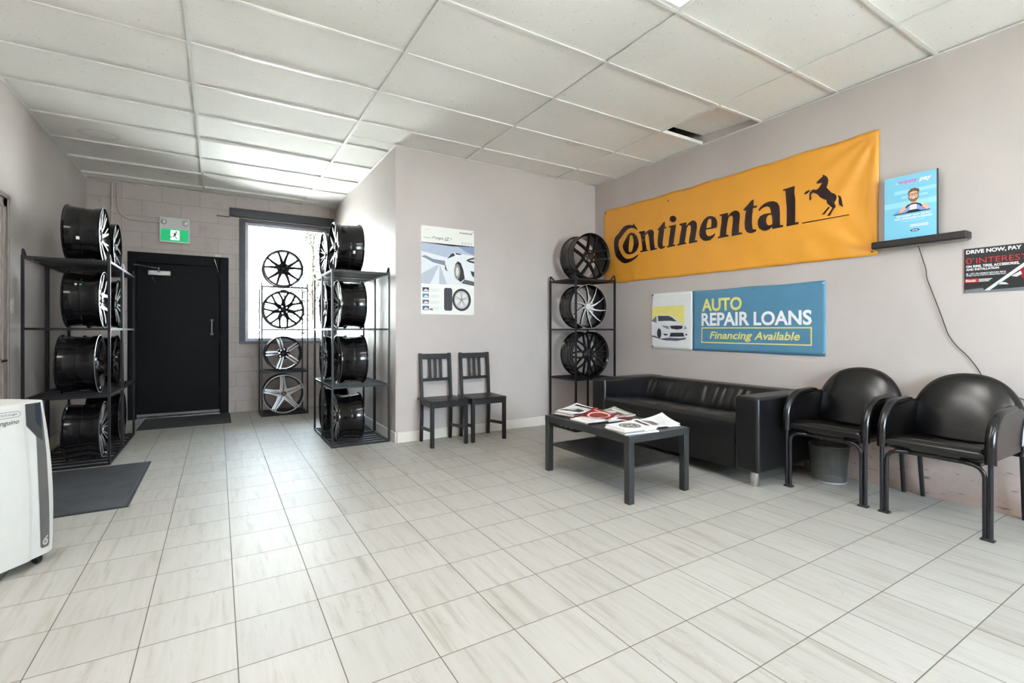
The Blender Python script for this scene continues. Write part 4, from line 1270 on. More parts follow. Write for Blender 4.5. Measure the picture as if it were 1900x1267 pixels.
# ------------------------------------------------------------------ mats
def mat_rug(label, x0, x1, y0, y1, name='floor_mat'):
    m, nt, bs = new_mat('ribbed charcoal mat')
    tc = node(nt, 'ShaderNodeTexCoord')
    wv = node(nt, 'ShaderNodeTexWave', wave_type='BANDS', bands_direction='DIAGONAL', ins={'Vector': tc.outputs['Object'], 'Scale': 28.0, 'Distortion': 0.6, 'Detail': 1.0})
    nz = node(nt, 'ShaderNodeTexNoise', ins={'Vector': tc.outputs['Object'], 'Scale': 5.0, 'Detail': 6.0})
    sp = node(nt, 'ShaderNodeTexNoise', ins={'Vector': tc.outputs['Object'], 'Scale': 60.0, 'Detail': 2.0})
    c = ramp(nt, nz.outputs[0], [(0.3, S(44, 44, 48)), (0.7, S(70, 71, 76))])
    c = mixc(nt, ramp(nt, sp.outputs[0], [(0.72, (0, 0, 0)), (0.78, (1, 1, 1))]), c, S(130, 128, 124))
    c = mixc(nt, mathn(nt, 'MULTIPLY', wv.outputs[1], 0.5), c, S(34, 34, 37))
    nt.links.new(c, bs.inputs['Base Color'])
    bs.inputs['Roughness'].default_value = 0.6
    bp = node(nt, 'ShaderNodeBump', ins={'Strength': 0.6, 'Distance': 0.004, 'Height': wv.outputs[1]})
    nt.links.new(bp.outputs[0], bs.inputs['Normal'])
    t = thing(name, label, 'mat', ((x0 + x1) / 2, (y0 + y1) / 2, 0), 0, 'floor mats')
    hx, hy = (x1 - x0) / 2, (y1 - y0) / 2
    MB().box(-hx + 0.018, hx - 0.018, -hy + 0.018, hy - 0.018, 0.0, 0.008).build('ribbed_field', m, t, bevel=0.002)
    b = MB()
    for q in ((-hx, hx, -hy, -hy + 0.018), (-hx, hx, hy - 0.018, hy), (-hx, -hx + 0.018, -hy + 0.018, hy - 0.018), (hx - 0.018, hx, -hy + 0.018, hy - 0.018)):
        b.box(q[0], q[1], q[2], q[3], 0, 0.006)
    b.build('rubber_edge', RUBBER, t, bevel=0.002)
    return t
mat_rug('charcoal ribbed floor mat in front of the left wheel racks', -1.36, -0.495, 3.955, 5.225)
mat_rug('charcoal door mat in front of the black exit door', -0.80, 0.14, 6.92, 7.74)

# ------------------------------------------------------------------ portable air conditioner (turned, face to the room)
ac = thing('air_conditioner', 'white portable air conditioner with dark grey stripe on casters, at the left edge', 'air conditioner', (-0.685, 3.272, 0), math.atan2(0.785, 0.62))
# local: +x along the face to its far edge, face towards -y, origin at the far face corner
ACW = 0.50
def ac_out(z):
    k = (z - 0.045) / 0.75
    return 0.010 * math.sin(math.pi * k) + (-0.045 if z > 1 else -0.055 * max(0, k) ** 2.0)
def body(a, c):
    z = 0.045 + 0.75 * c
    xr = -0.03 * c ** 2 + 0.012 * math.sin(math.pi * c)
    ring = [(-ACW, 0.0), (-ACW * 0.6, -0.012), (-ACW * 0.3, -0.012), (-0.13, -0.004), (-0.05, 0.004), (-0.018, 0.02), (0.0, 0.05), (0.004, 0.15), (0.0, 0.30), (-0.04, 0.345), (-ACW + 0.04, 0.345), (-ACW, 0.30)]
    n = len(ring)
    k = a * n
    i = int(k) % n
    f = k - int(k)
    p, q = ring[i], ring[(i + 1) % n]
    x = p[0] * (1 - f) + q[0] * f
    y = p[1] * (1 - f) + q[1] * f
    return Vector((x + xr * (1 + x / ACW), y + 0.02 * c ** 2 * (1 if y < 0.1 else -1), z))
b = MB()
V = b.grid(48, 24, body, closeu=True)
b.face([c_[0] for c_ in V][::-1]); b.face([c_[-1] for c_ in V])
b.build('body', WHITEP, ac, bevel=0.006, sharp=45)
def ac_front(x, z):
    c = (z - 0.045) / 0.75
    ring = [(-ACW, 0.0), (-ACW * 0.6, -0.012), (-ACW * 0.3, -0.012), (-0.13, -0.004), (-0.05, 0.004), (-0.018, 0.02), (0.0, 0.05)]
    xr = -0.03 * c ** 2 + 0.012 * math.sin(math.pi * c)
    x0 = (x - xr) / (1 + xr / ACW)
    for p, q in zip(ring, ring[1:]):
        if p[0] <= x0 <= q[0]:
            f = (x0 - p[0]) / (q[0] - p[0])
            return p[1] * (1 - f) + q[1] * f + 0.02 * c ** 2
    return 0.02 * c ** 2
class ACArt(Art):
    def at(self, u, v, w=0.0):
        return Vector((u, ac_front(u, v) - 0.0015 - w, v))
A = ACArt((0, 0, 0), (1, 0, 0), (0, 0, 1), (0, -1, 0), fine=0.02)
A.shape([[(-0.142, 0.790), (-0.142, 0.688), (-0.098, 0.628), (-0.096, 0.45), (-0.088, 0.088), (-0.080, 0.078), (-0.050, 0.078), (-0.043, 0.09), (-0.045, 0.3), (-0.052, 0.55), (-0.066, 0.790)]], GREYP, 1)
A.build('grey_stripe', ac, 0.0006)
A = ACArt((0, 0, 0), (1, 0, 0), (0, 0, 1), (0, -1, 0), fine=0.02)
A.shape([[(-0.142, 0.790), (-0.142, 0.69), (-0.098, 0.63), (-0.068, 0.60), (-0.066, 0.790)]], ink('smoky control window', 66, 68, 68, 0.2), 2)
A.shape([[(-0.098, 0.785), (-0.098, 0.70), (-0.074, 0.66), (-0.072, 0.785)]], ink('dark display', 44, 50, 62, 0.15), 3)
A.build('control_window', ac, 0.0006)
A = ACArt((0, 0, 0), (1, 0, 0), (0, 0, 1), (0, -1, 0))
LG = ink('logo grey', 90, 90, 92)
A.line([(-0.27, 0.738), (-0.18, 0.738)], 0.0018, LG, 2)
A.line([(-0.27, 0.764), (-0.18, 0.764)], 0.0018, LG, 2)
A.line([(-0.18, 0.738), (-0.173, 0.744), (-0.173, 0.758), (-0.18, 0.764)], 0.0018, LG, 2)
A.build('name_outline', ac, 0.0006)
A.text("De'Longhi", -0.255, 0.745, -0.185, 0.757, LG, 0.01, layer=2)
A.build('maker_name', ac, 0.0006)
A.text('Pinguino', -0.275, 0.700, -0.178, 0.728, INK, 0.0, 0.25, layer=2)
A.build('lettering', ac, 0.0006)
A = ACArt((0, 0, 0), (1, 0, 0), (0, 0, 1), (0, -1, 0))
A.ring(-0.066, 0.105, 0.013, 0.0095, PALE, 3, sy=1.15)
A.ring(-0.065, 0.104, 0.007, 0.0045, PALE, 3, sy=1.2)
A.line([(-0.072, 0.116), (-0.062, 0.128), (-0.054, 0.131), (-0.060, 0.122)], 0.003, PALE, 3)
A.build('emblem', ac, 0.0006)
for x, y in ((-0.075, 0.035), (-ACW + 0.07, 0.035), (-0.075, 0.29), (-ACW + 0.07, 0.29)):
    MB().lathe([(0, -0.012), (0.018, -0.012), (0.023, -0.007), (0.023, 0.007), (0.018, 0.012), (0, 0.012)], 18, axis='x', c=(x, y, 0.0235)).box(x - 0.006, x + 0.006, y - 0.01, y + 0.01, 0.035, 0.05).build('caster', BLACKP, ac)

LETTERS= [[[[0.51,0.692],[0.575,0.613],[0.575,0.597],[0.535,0.625],[0.485,0.641],[0.44,0.64],[0.394,0.621],[0.355,0.591],[0.312,0.555],[0.277,0.524],[0.268,0.469],[0.282,0.417],[0.312,0.363],[0.351,0.315],[0.402,0.287],[0.452,0.281],[0.502,0.286],[0.551,0.301],[0.592,0.316],[0.583,0.297],[0.535,0.267],[0.477,0.244],[0.419,0.233],[0.368,0.236],[0.316,0.255],[0.264,0.292],[0.224,0.338],[0.2,0.391],[0.188,0.456],[0.188,0.525],[0.206,0.573],[0.255,0.605],[0.308,0.649],[0.359,0.679],[0.41,0.686],[0.461,0.681],[0.502,0.668]]],[[[0.477,0.586],[0.526,0.571],[0.567,0.531],[0.592,0.479],[0.6,0.436],[0.587,0.391],[0.559,0.356],[0.518,0.335],[0.461,0.331],[0.41,0.341],[0.368,0.374],[0.342,0.421],[0.341,0.458],[0.359,0.492],[0.389,0.527],[0.423,0.567],[0.448,0.584]],[[0.479,0.558],[0.502,0.536],[0.514,0.492],[0.513,0.432],[0.498,0.38],[0.477,0.356],[0.456,0.356],[0.44,0.373],[0.434,0.407],[0.44,0.461],[0.448,0.515],[0.456,0.55]]],[[[0.599,0.576],[0.689,0.573],[0.693,0.539],[0.724,0.566],[0.769,0.573],[0.807,0.56],[0.823,0.528],[0.82,0.483],[0.826,0.407],[0.837,0.351],[0.865,0.347],[0.866,0.333],[0.773,0.331],[0.769,0.358],[0.758,0.424],[0.747,0.495],[0.735,0.529],[0.72,0.534],[0.697,0.515],[0.693,0.486],[0.705,0.42],[0.72,0.345],[0.739,0.345],[0.739,0.334],[0.623,0.334],[0.619,0.348],[0.646,0.35],[0.654,0.358],[0.646,0.429],[0.634,0.502],[0.619,0.552],[0.603,0.555]]],[[[0.974,0.627],[0.978,0.56],[0.999,0.561],[0.999,0.548],[0.967,0.547],[0.956,0.471],[0.946,0.406],[0.946,0.361],[0.96,0.35],[0.978,0.356],[0.978,0.339],[0.953,0.329],[0.921,0.328],[0.892,0.343],[0.877,0.371],[0.874,0.417],[0.881,0.484],[0.892,0.544],[0.866,0.549],[0.91,0.581],[0.946,0.611]]],[[[1.128,0.62],[1.125,0.607],[1.115,0.597],[1.101,0.592],[1.084,0.593],[1.067,0.599],[1.052,0.609],[1.043,0.623],[1.039,0.637],[1.043,0.65],[1.052,0.66],[1.067,0.665],[1.084,0.664],[1.101,0.658],[1.115,0.647],[1.125,0.634]]],[[[1.027,0.562],[1.125,0.561],[1.106,0.449],[1.089,0.35],[1.115,0.349],[1.113,0.333],[1.006,0.331],[1.003,0.347],[1.024,0.349],[1.031,0.412],[1.045,0.493],[1.052,0.544],[1.031,0.545]]],[[[1.169,0.56],[1.26,0.56],[1.257,0.525],[1.294,0.552],[1.332,0.565],[1.363,0.555],[1.385,0.527],[1.388,0.485],[1.378,0.429],[1.363,0.353],[1.391,0.349],[1.391,0.333],[1.287,0.331],[1.294,0.386],[1.31,0.457],[1.313,0.499],[1.303,0.522],[1.281,0.523],[1.262,0.497],[1.252,0.435],[1.236,0.352],[1.255,0.35],[1.253,0.335],[1.138,0.332],[1.138,0.347],[1.163,0.35],[1.177,0.437],[1.193,0.51],[1.193,0.537],[1.17,0.544]]],[[[1.558,0.564],[1.596,0.547],[1.621,0.512],[1.625,0.471],[1.618,0.437],[1.496,0.438],[1.492,0.425],[1.499,0.393],[1.517,0.372],[1.546,0.367],[1.575,0.375],[1.601,0.388],[1.601,0.373],[1.578,0.346],[1.544,0.327],[1.496,0.326],[1.461,0.338],[1.43,0.366],[1.415,0.402],[1.418,0.443],[1.433,0.492],[1.464,0.538],[1.502,0.563],[1.532,0.568]],[[1.541,0.54],[1.555,0.533],[1.56,0.509],[1.555,0.454],[1.499,0.453],[1.505,0.494],[1.517,0.527],[1.529,0.54]]],[[[1.651,0.558],[1.743,0.558],[1.743,0.524],[1.775,0.553],[1.815,0.564],[1.848,0.553],[1.866,0.528],[1.867,0.486],[1.858,0.404],[1.856,0.348],[1.889,0.344],[1.89,0.327],[1.78,0.326],[1.782,0.376],[1.793,0.453],[1.795,0.501],[1.788,0.519],[1.768,0.524],[1.748,0.51],[1.738,0.469],[1.726,0.404],[1.724,0.351],[1.748,0.346],[1.747,0.33],[1.628,0.33],[1.63,0.343],[1.652,0.349],[1.658,0.405],[1.672,0.482],[1.675,0.544],[1.652,0.545]]],[[[2.006,0.624],[2.003,0.564],[2.038,0.562],[2.037,0.545],[1.997,0.545],[1.991,0.473],[1.989,0.415],[1.994,0.362],[2.006,0.348],[2.029,0.347],[2.028,0.33],[2.006,0.322],[1.969,0.321],[1.938,0.337],[1.919,0.369],[1.915,0.417],[1.922,0.487],[1.931,0.541],[1.906,0.541],[1.906,0.554],[1.95,0.59],[1.981,0.618]]],[[[2.19,0.565],[2.224,0.546],[2.243,0.511],[2.249,0.454],[2.248,0.393],[2.249,0.343],[2.275,0.339],[2.274,0.323],[2.181,0.322],[2.177,0.343],[2.152,0.325],[2.12,0.317],[2.088,0.325],[2.058,0.35],[2.043,0.388],[2.046,0.427],[2.067,0.458],[2.108,0.471],[2.167,0.466],[2.166,0.494],[2.152,0.522],[2.126,0.534],[2.091,0.527],[2.058,0.506],[2.052,0.519],[2.073,0.543],[2.108,0.563],[2.149,0.571]],[[2.175,0.447],[2.181,0.39],[2.178,0.365],[2.155,0.358],[2.135,0.367],[2.123,0.395],[2.126,0.429],[2.141,0.448],[2.161,0.453]]],[[[2.274,0.647],[2.372,0.653],[2.371,0.596],[2.379,0.535],[2.379,0.448],[2.378,0.343],[2.406,0.341],[2.406,0.324],[2.304,0.322],[2.307,0.398],[2.307,0.486],[2.3,0.559],[2.296,0.615],[2.293,0.634],[2.274,0.634]]],[[[2.434,0.33],[2.784,0.328],[2.786,0.321],[2.435,0.321]]]]
HORSE= [[[2.593,0.689],[2.612,0.676],[2.629,0.656],[2.635,0.634],[2.632,0.605],[2.622,0.577],[2.64,0.551],[2.661,0.524],[2.681,0.513],[2.695,0.494],[2.698,0.477],[2.691,0.456],[2.681,0.442],[2.688,0.42],[2.691,0.405],[2.674,0.388],[2.659,0.365],[2.65,0.345],[2.626,0.346],[2.64,0.364],[2.654,0.383],[2.667,0.403],[2.65,0.421],[2.628,0.447],[2.621,0.476],[2.598,0.489],[2.573,0.51],[2.555,0.537],[2.523,0.559],[2.506,0.551],[2.506,0.526],[2.51,0.516],[2.497,0.499],[2.491,0.506],[2.491,0.559],[2.501,0.574],[2.517,0.586],[2.548,0.577],[2.566,0.588],[2.58,0.607],[2.591,0.625],[2.573,0.622],[2.55,0.625],[2.546,0.637],[2.566,0.653],[2.594,0.672]],[[2.502,0.589],[2.49,0.573],[2.469,0.56],[2.447,0.564],[2.467,0.584]],[[2.638,0.418],[2.649,0.41],[2.626,0.385],[2.608,0.364],[2.587,0.365],[2.601,0.379]],[[2.705,0.498],[2.727,0.479],[2.735,0.446],[2.743,0.393],[2.718,0.412],[2.711,0.441],[2.713,0.47]]]
CAR= {"body":[[-0.005,0.306],[0.073,0.375],[0.252,0.373],[0.308,0.356],[0.371,0.303],[0.444,0.274],[0.486,0.249],[0.497,0.184],[0.474,0.134],[0.256,0.131],[0.145,0.13],[0.103,0.113],[0.073,0.146],[-0.005,0.155]],"glass":[[0.095,0.368],[0.244,0.364],[0.292,0.346],[0.352,0.301],[0.32,0.304],[0.26,0.31],[0.187,0.311],[0.103,0.308]],"side":[[-0.005,0.313],[0.073,0.368],[0.08,0.292],[0.03,0.303]],"grille":[[0.258,0.255],[0.344,0.259],[0.431,0.254],[0.421,0.224],[0.356,0.215],[0.28,0.225]],"lamp1":[[0.154,0.263],[0.244,0.251],[0.254,0.22],[0.212,0.227],[0.166,0.245]],"lamp2":[[0.459,0.255],[0.48,0.225],[0.44,0.219]],"intake":[[0.27,0.181],[0.435,0.182],[0.45,0.141],[0.256,0.138]],"fog1":[[0.168,0.173],[0.232,0.166],[0.224,0.15],[0.183,0.153]],"fog2":[[0.457,0.168],[0.486,0.171],[0.482,0.152],[0.467,0.152]],"tyre":[[0.143,0.173],[0.141,0.151],[0.135,0.133],[0.125,0.121],[0.114,0.116],[0.102,0.12],[0.093,0.132],[0.086,0.151],[0.084,0.172],[0.086,0.194],[0.093,0.212],[0.102,0.224],[0.114,0.229],[0.125,0.224],[0.135,0.212],[0.141,0.194]],"shadow":[[-0.005,0.152],[0.073,0.142],[0.103,0.113],[0.248,0.128],[0.387,0.123],[0.471,0.131],[0.463,0.112],[0.348,0.094],[0.187,0.098],[0.06,0.126],[-0.005,0.138]]}

# ------------------------------------------------------------------ orange banner on the right wall
# wall frames: u runs towards the viewer (-y), v up, outwards is -x
UW, VW, NW = (0, -1, 0), (0, 0, 1), (-1, 0, 0)
BW, BH = 2.98, 0.925
def ban_disp(u, v):
    a = 0.010 + 0.006 * math.sin(u * 3.1 + 1.5 * v) * math.sin(math.pi * min(1, max(0, v / BH)))
    # creases fanning out from the pinned corners
    for cu, cv, amp in ((0, BH, 0.006), (BW, BH, 0.008), (0, 0, 0.007), (BW, 0, 0.005)):
        dx, dy = abs(u - cu), abs(v - cv)
        r = math.hypot(dx, dy)
        a += amp * math.sin(math.atan2(dy, dx + 1e-6) * 14) * math.exp(-r / 0.35) * min(1, r / 0.05)
    a += 0.004 * math.sin(u * 23 + 4 * math.sin(v * 5)) * math.exp(-((v - 0.05) / 0.18) ** 2)
    a += 0.003 * math.sin((u * 0.35 + v) * 19) * math.exp(-((v - BH) / 0.2) ** 2)
    return max(0.003, a)
ORANGE = mat('orange vinyl', S(232, 162, 56), 0.32, var=0.03, vscale=3)
BROWNK = mat('dark brown vinyl print', S(40, 22, 24), 0.22, var=0.1)
bn_ = thing('banner', 'long orange vinyl tyre maker banner with dark serif lettering and a rearing horse', 'banner', (XR, 4.62, 1.715))
class Loc(Art):
    pass
def sheet(root, W_, H_, disp, m, nu, nv, name='sheet', edge=None):
    b = MB()
    # trapezoid edges follow the hung sheet
    def fn(a, c):
        u, v = a * W_, c * H_
        if edge:
            u, v = edge(a, c)
        return Vector((-disp(u, v), -u, v))
    V = b.grid(nu, nv, fn, 0)
    o = b.build(name, m, root, sharp=60)
    sd = o.modifiers.new('thickness', 'SOLIDIFY')
    sd.thickness = 0.0015
    sd.offset = 0 
    return o
def ban_edge(a, c):
    # measured corners of the hung vinyl, sagging a little between the pins
    u = (0.023 * (1 - c) + 0.003 * c) * (1 - a) + (2.972 * (1 - c) + 2.984 * c) * a
    v = (0.013 * (1 - c) + 0.936 * c) * (1 - a) + (-0.012 * (1 - c) + 0.916 * c) * a
    v += -0.012 * math.sin(math.pi * a) * c + 0.004 * math.sin(a * 40) * c
    return u, v
sheet(bn_, BW, BH, ban_disp, ORANGE, 120, 36, edge=ban_edge)
A = Art((0, 0, 0), UW, VW, NW, ban_disp, fine=0.03)
for loops in LETTERS:
    A.shape([[tuple(p) for p in L_] for L_ in loops], BROWNK, 3)
A.build('lettering', bn_)
for L_ in HORSE:
    A.shape([[tuple(p) for p in L_]], BROWNK, 3)
A.build('horse_emblem', bn_)
GROM = mat('dull brass eyelet', S(120, 105, 92), 0.3, metal=0.8)
def grommet(root, u, v, disp, m, r=0.011):
    o = Vector((-disp(u, v) - 0.001, -u, v))
    MB().lathe([(0.0, -0.004), (r * 0.45, -0.006), (r * 0.55, -0.002), (r, -0.001), (r * 1.05, 0.001), (0, 0.001)], 18, axis='x', c=o).build('eyelet', m, root)
for u, v in ((0.03, 0.905), (0.045, 0.04), (2.945, 0.885), (2.935, 0.02), (1.02, 0.84)):
    grommet(bn_, u, v, ban_disp, GROM, 0.010)

# ------------------------------------------------------------------ blue loans banner
def ln_disp(u, v):
    a = 0.008 + 0.004 * math.sin(u * 4.2 + 2) * math.sin(math.pi * min(1, max(0, v / 0.61)))
    for cu in (0.62, 1.22, 1.82):
        for cv in (0.0, 0.61):
            r = math.hypot(u - cu, v - cv)
            a += 0.004 * math.cos(math.atan2(v - cv, u - cu) * 6) * math.exp(-r / 0.16) * min(1, r / 0.04)
    return max(0.002, a)
BLUE = mat('steel blue vinyl', S(84, 136, 166), 0.4, var=0.05, vscale=3)
BANW = mat('white vinyl', S(228, 230, 230), 0.4, var=0.02)
YEL = ink('soft yellow print', 232, 222, 132)
ln = thing('banner', 'blue and white vinyl banner advertising car repair loans, hung above the sofa', 'banner', (XR, 3.835, 0.938))
sheet(ln, 0.548, 0.612, ln_disp, BANW, 24, 20, 'white_panel', edge=lambda a, c: (a * 0.548, (0.008 * (1 - c) + 0.618 * c) * (1 - a) + (0.002 * (1 - c) + 0.612 * c) * a))
sheet(ln, 1.28, 0.612, ln_disp, BLUE, 48, 20, 'blue_panel', edge=lambda a, c: (0.548 + a * 1.281, (0.002 * (1 - c) + 0.612 * c) * (1 - a) + (-0.003 * (1 - c) + 0.609 * c) * a - 0.006 * c * math.sin(math.pi * 2 * a) ** 2))
LW = ink('white vinyl print', 240, 240, 240)
A = Art((0, 0, 0), UW, VW, NW, ln_disp, fine=0.04)
A.text('AUTO', 0.662, 0.396, 1.101, 0.523, YEL, 0.03, layer=3)
A.text('REPAIR', 0.656, 0.252, 1.177, 0.381, LW, 0.03, layer=3)
A.text('LOANS', 1.217, 0.250, 1.723, 0.377, LW, 0.03, layer=3)
A.text('Financing', 0.752, 0.100, 1.205, 0.195, YEL, 0.022, 0.25, layer=3)
A.text('Available', 1.222, 0.120, 1.629, 0.192, YEL, 0.022, 0.25, layer=3)
A.build('lettering', ln)
A.line([(0.657, 0.231), (1.725, 0.227)], 0.011, YEL, 3)
A.line([(0.657, 0.086), (1.724, 0.083)], 0.011, YEL, 3)
A.line([(0.662, 0.081), (0.662, 0.236)], 0.011, YEL, 3)
A.line([(1.719, 0.078), (1.719, 0.232)], 0.011, YEL, 3)
A.build('yellow_frame', ln)
A.rect(0.012, 0.268, 0.446, 0.472, YEL, 3)
A.build('yellow_block', ln)
CP = {'body': ink('car body white', 222, 224, 228), 'glass': ink('car glass', 74, 76, 92), 'side': ink('car side glass', 120, 124, 128), 'grille': ink('car grille', 58, 56, 66), 'lamp1': ink('car lamp', 140, 142, 150), 'lamp2': ink('car lamp', 140, 142, 150), 'intake': ink('car intake', 52, 62, 66), 'fog1': ink('car intake', 52, 62, 66), 'fog2': ink('car intake', 52, 62, 66), 'tyre': ink('car tyre', 58, 58, 64), 'shadow': ink('car underside', 96, 98, 112)}
for i, k in enumerate(('shadow', 'body', 'glass', 'side', 'grille', 'lamp1', 'lamp2', 'intake', 'fog1', 'fog2', 'tyre')):
    A.shape([[(max(0.004, p[0]), p[1]) for p in CAR[k]]], CP[k], 4 + min(i, 2))
A.build('car_picture', ln, 0.0007)
for u, v in ((0.020, 0.600), (0.019, 0.026), (0.62, 0.592), (0.618, 0.022), (1.22, 0.590), (1.216, 0.018), (1.812, 0.588), (1.812, 0.018)):
    grommet(ln, u, v, ln_disp, CHROME, 0.009)

# ------------------------------------------------------------------ tyre poster on the middle wall
ps = thing('poster', 'white winter tyre poster with a car on a snowy road', 'poster', (1.81, YP, 1.315))
MB().box(0, 0.617, -0.004, -0.001, 0.0, 0.931).build('paper', mat('glossy poster paper', S(232, 232, 226), 0.3, var=0.01), ps, sharp=0)
A = Art((0, -0.0045, 0), (1, 0, 0), (0, 0, 1), (0, -1, 0))
SNOW, SKYP, HILL = ink('snow print', 222, 225, 230), ink('poster sky', 178, 188, 206), ink('hill print', 128, 134, 154)
A.rect(0.0, 0.322, 0.617, 0.755, SNOW, 1)
A.shape([[(0, 0.66), (0.617, 0.56), (0.617, 0.755), (0, 0.755)]], SKYP, 2)
A.shape([[(0.0, 0.604), (0.043, 0.618), (0.137, 0.585), (0.27, 0.575), (0.27, 0.525), (0.137, 0.548), (0.043, 0.590)]], HILL, 3)
A.shape([[(0.4, 0.755), (0.617, 0.755), (0.617, 0.66), (0.52, 0.69)]], ink('deep blue sky', 138, 150, 184), 3)
A.shape([[(0.0, 0.322), (0.0, 0.42), (0.168, 0.521), (0.2, 0.521), (0.1, 0.322)]], ink('road blue grey', 184, 190, 202), 3)
A.shape([[(0.2, 0.322), (0.205, 0.521), (0.215, 0.521), (0.29, 0.322)]], ink('road blue grey', 184, 190, 202), 3)
A.shape([[(0.0, 0.755), (0.0, 0.750), (0.12, 0.748), (0.35, 0.738), (0.617, 0.752), (0.617, 0.757), (0.35, 0.757)]], INK, 4)
CARW = ink('poster car white', 226, 228, 232)
A.shape([[(0.281, 0.592), (0.336, 0.652), (0.372, 0.676), (0.40, 0.672), (0.486, 0.664), (0.617, 0.654), (0.617, 0.372), (0.509, 0.388), (0.441, 0.36), (0.374, 0.44), (0.36, 0.47), (0.276, 0.476), (0.27, 0.556)]], CARW, 4)
A.shape([[(0.291, 0.596), (0.341, 0.656), (0.372, 0.668), (0.386, 0.64), (0.34, 0.62)]], DKG, 5)
A.shape([[(0.386, 0.672), (0.475, 0.662), (0.44, 0.652), (0.40, 0.655)]], DKG, 5)
A.shape([[(0.374, 0.48), (0.39, 0.55), (0.42, 0.582), (0.455, 0.565), (0.486, 0.49), (0.503, 0.395), (0.45, 0.358), (0.42, 0.38), (0.385, 0.42)]], INK, 5)
A.ell(0.412, 0.468, 0.036, 0.085, MIDG, 6)
A.ell(0.412, 0.468, 0.018, 0.05, PALE, 7)
A.shape([[(0.518, 0.60), (0.56, 0.622), (0.617, 0.638), (0.617, 0.571), (0.549, 0.582)]], DKG, 5)
A.shape([[(0.55, 0.602), (0.617, 0.618), (0.617, 0.592)]], PALE, 6)
A.shape([[(0.572, 0.485), (0.617, 0.478), (0.617, 0.412), (0.589, 0.44)]], DKG, 5)
A.shape([[(0.5, 0.388), (0.617, 0.368), (0.617, 0.322), (0.46, 0.345)]], ink('road underside', 98, 98, 104), 5)
A.shape([[(0.270, 0.545), (0.29, 0.48), (0.305, 0.47), (0.285, 0.47), (0.268, 0.49)]], DKG, 5)
A.build('snow_picture', ps, 0.0003)
OR_ = ink('logo orange', 214, 92, 70)
A.ell(0.449, 0.893, 0.009, 0.008, OR_, 1)
A.text('HANKOOK', 0.463, 0.883, 0.597, 0.902, INK, 0.02, 0.2)
A.build('maker_logo', ps, 0.0003)
A.text('driving emotion', 0.022, 0.886, 0.095, 0.894, MIDG, 0.0, 0.1)
A.build('tagline', ps, 0.0003)
A.text('Winter', 0.024, 0.798, 0.108, 0.814, MIDG, 0.0, 0.2)
A.text('i*cept', 0.118, 0.790, 0.250, 0.828, ink('title blue grey', 96, 104, 124), 0.01, 0.25)
A.text('iZ', 0.262, 0.792, 0.322, 0.826, ink('title blue grey', 96, 104, 124), 0.01, 0.25)
A.text('2', 0.328, 0.806, 0.352, 0.828, MIDG, 0.0, 0.2)
A.build('title', ps, 0.0003)
for k in range(4):
    A.ring(0.474 + 0.036 * k, 0.783, 0.012, 0.0085, MIDG, 1)
    A.rect(0.466 + 0.036 * k, 0.762, 0.482 + 0.036 * k, 0.765, MIDG, 1)
A.build('icon_row', ps, 0.0003)
for k in range(4):
    for q in range(3):
        A.rect(0.095, 0.265 - 0.064 * k - 0.012 * q, 0.205 - 0.02 * (q == 2), 0.268 - 0.064 * k - 0.012 * q, ink('small grey print', 190, 190, 190), 1)
A.build('small_print', ps, 0.0003)
for k, c in enumerate((DKG, ink('thumb blue', 92, 136, 172), ink('thumb violet', 110, 104, 130), ink('thumb teal', 70, 100, 128))):
    z1 = 0.281 - 0.0645 * k
    A.rect(0.015, z1 - 0.045, 0.086, z1, c, 1)
    A.shape([[(0.022, z1 - 0.04), (0.05, z1 - 0.012), (0.08, z1 - 0.03), (0.08, z1 - 0.04)]], PALE, 2)
A.rect(0.094, 0.043, 0.130, 0.06, ink('flag dark red', 140, 60, 52), 1)
A.build('small_pictures', ps, 0.0003)
TY = ink('tyre print', 50, 50, 60)
A.shape([[(0.27, 0.286), (0.34, 0.286), (0.352, 0.27), (0.354, 0.06), (0.342, 0.042), (0.272, 0.042), (0.258, 0.06), (0.258, 0.268)]], TY, 1)
for k in range(4):
    A.line([(0.275 + 0.02 * k, 0.05), (0.275 + 0.02 * k, 0.28)], 0.003, MIDG, 2)
A.ell(0.466, 0.163, 0.112, 0.122, TY, 2, n=40)
A.ell(0.464, 0.163, 0.088, 0.096, PALE, 3, n=40)
for k in range(5):
    a = R_(90 + 72 * k)
    for da in (-0.14, 0.14):
        A.line([(0.464, 0.163), (0.464 + 0.084 * math.cos(a + da), 0.163 + 0.092 * math.sin(a + da))], 0.006, MIDG, 4)
A.ell(0.464, 0.163, 0.016, 0.017, MIDG, 5)
A.ring(0.464, 0.163, 0.088, 0.082, MIDG, 5)
A.build('tyre_picture', ps, 0.0003)
for u, v in ((0.012, 0.922), (0.606, 0.912), (0.012, 0.012), (0.604, 0.012)):
    MB().lathe([(0.0, -0.008), (0.004, -0.007), (0.005, -0.004), (0.005, 0.0)], 10, axis='y', c=(u, -0.003, v)).build('pin', BLACKP if v > 0.9 and u > 0.5 else WHITEP, ps)

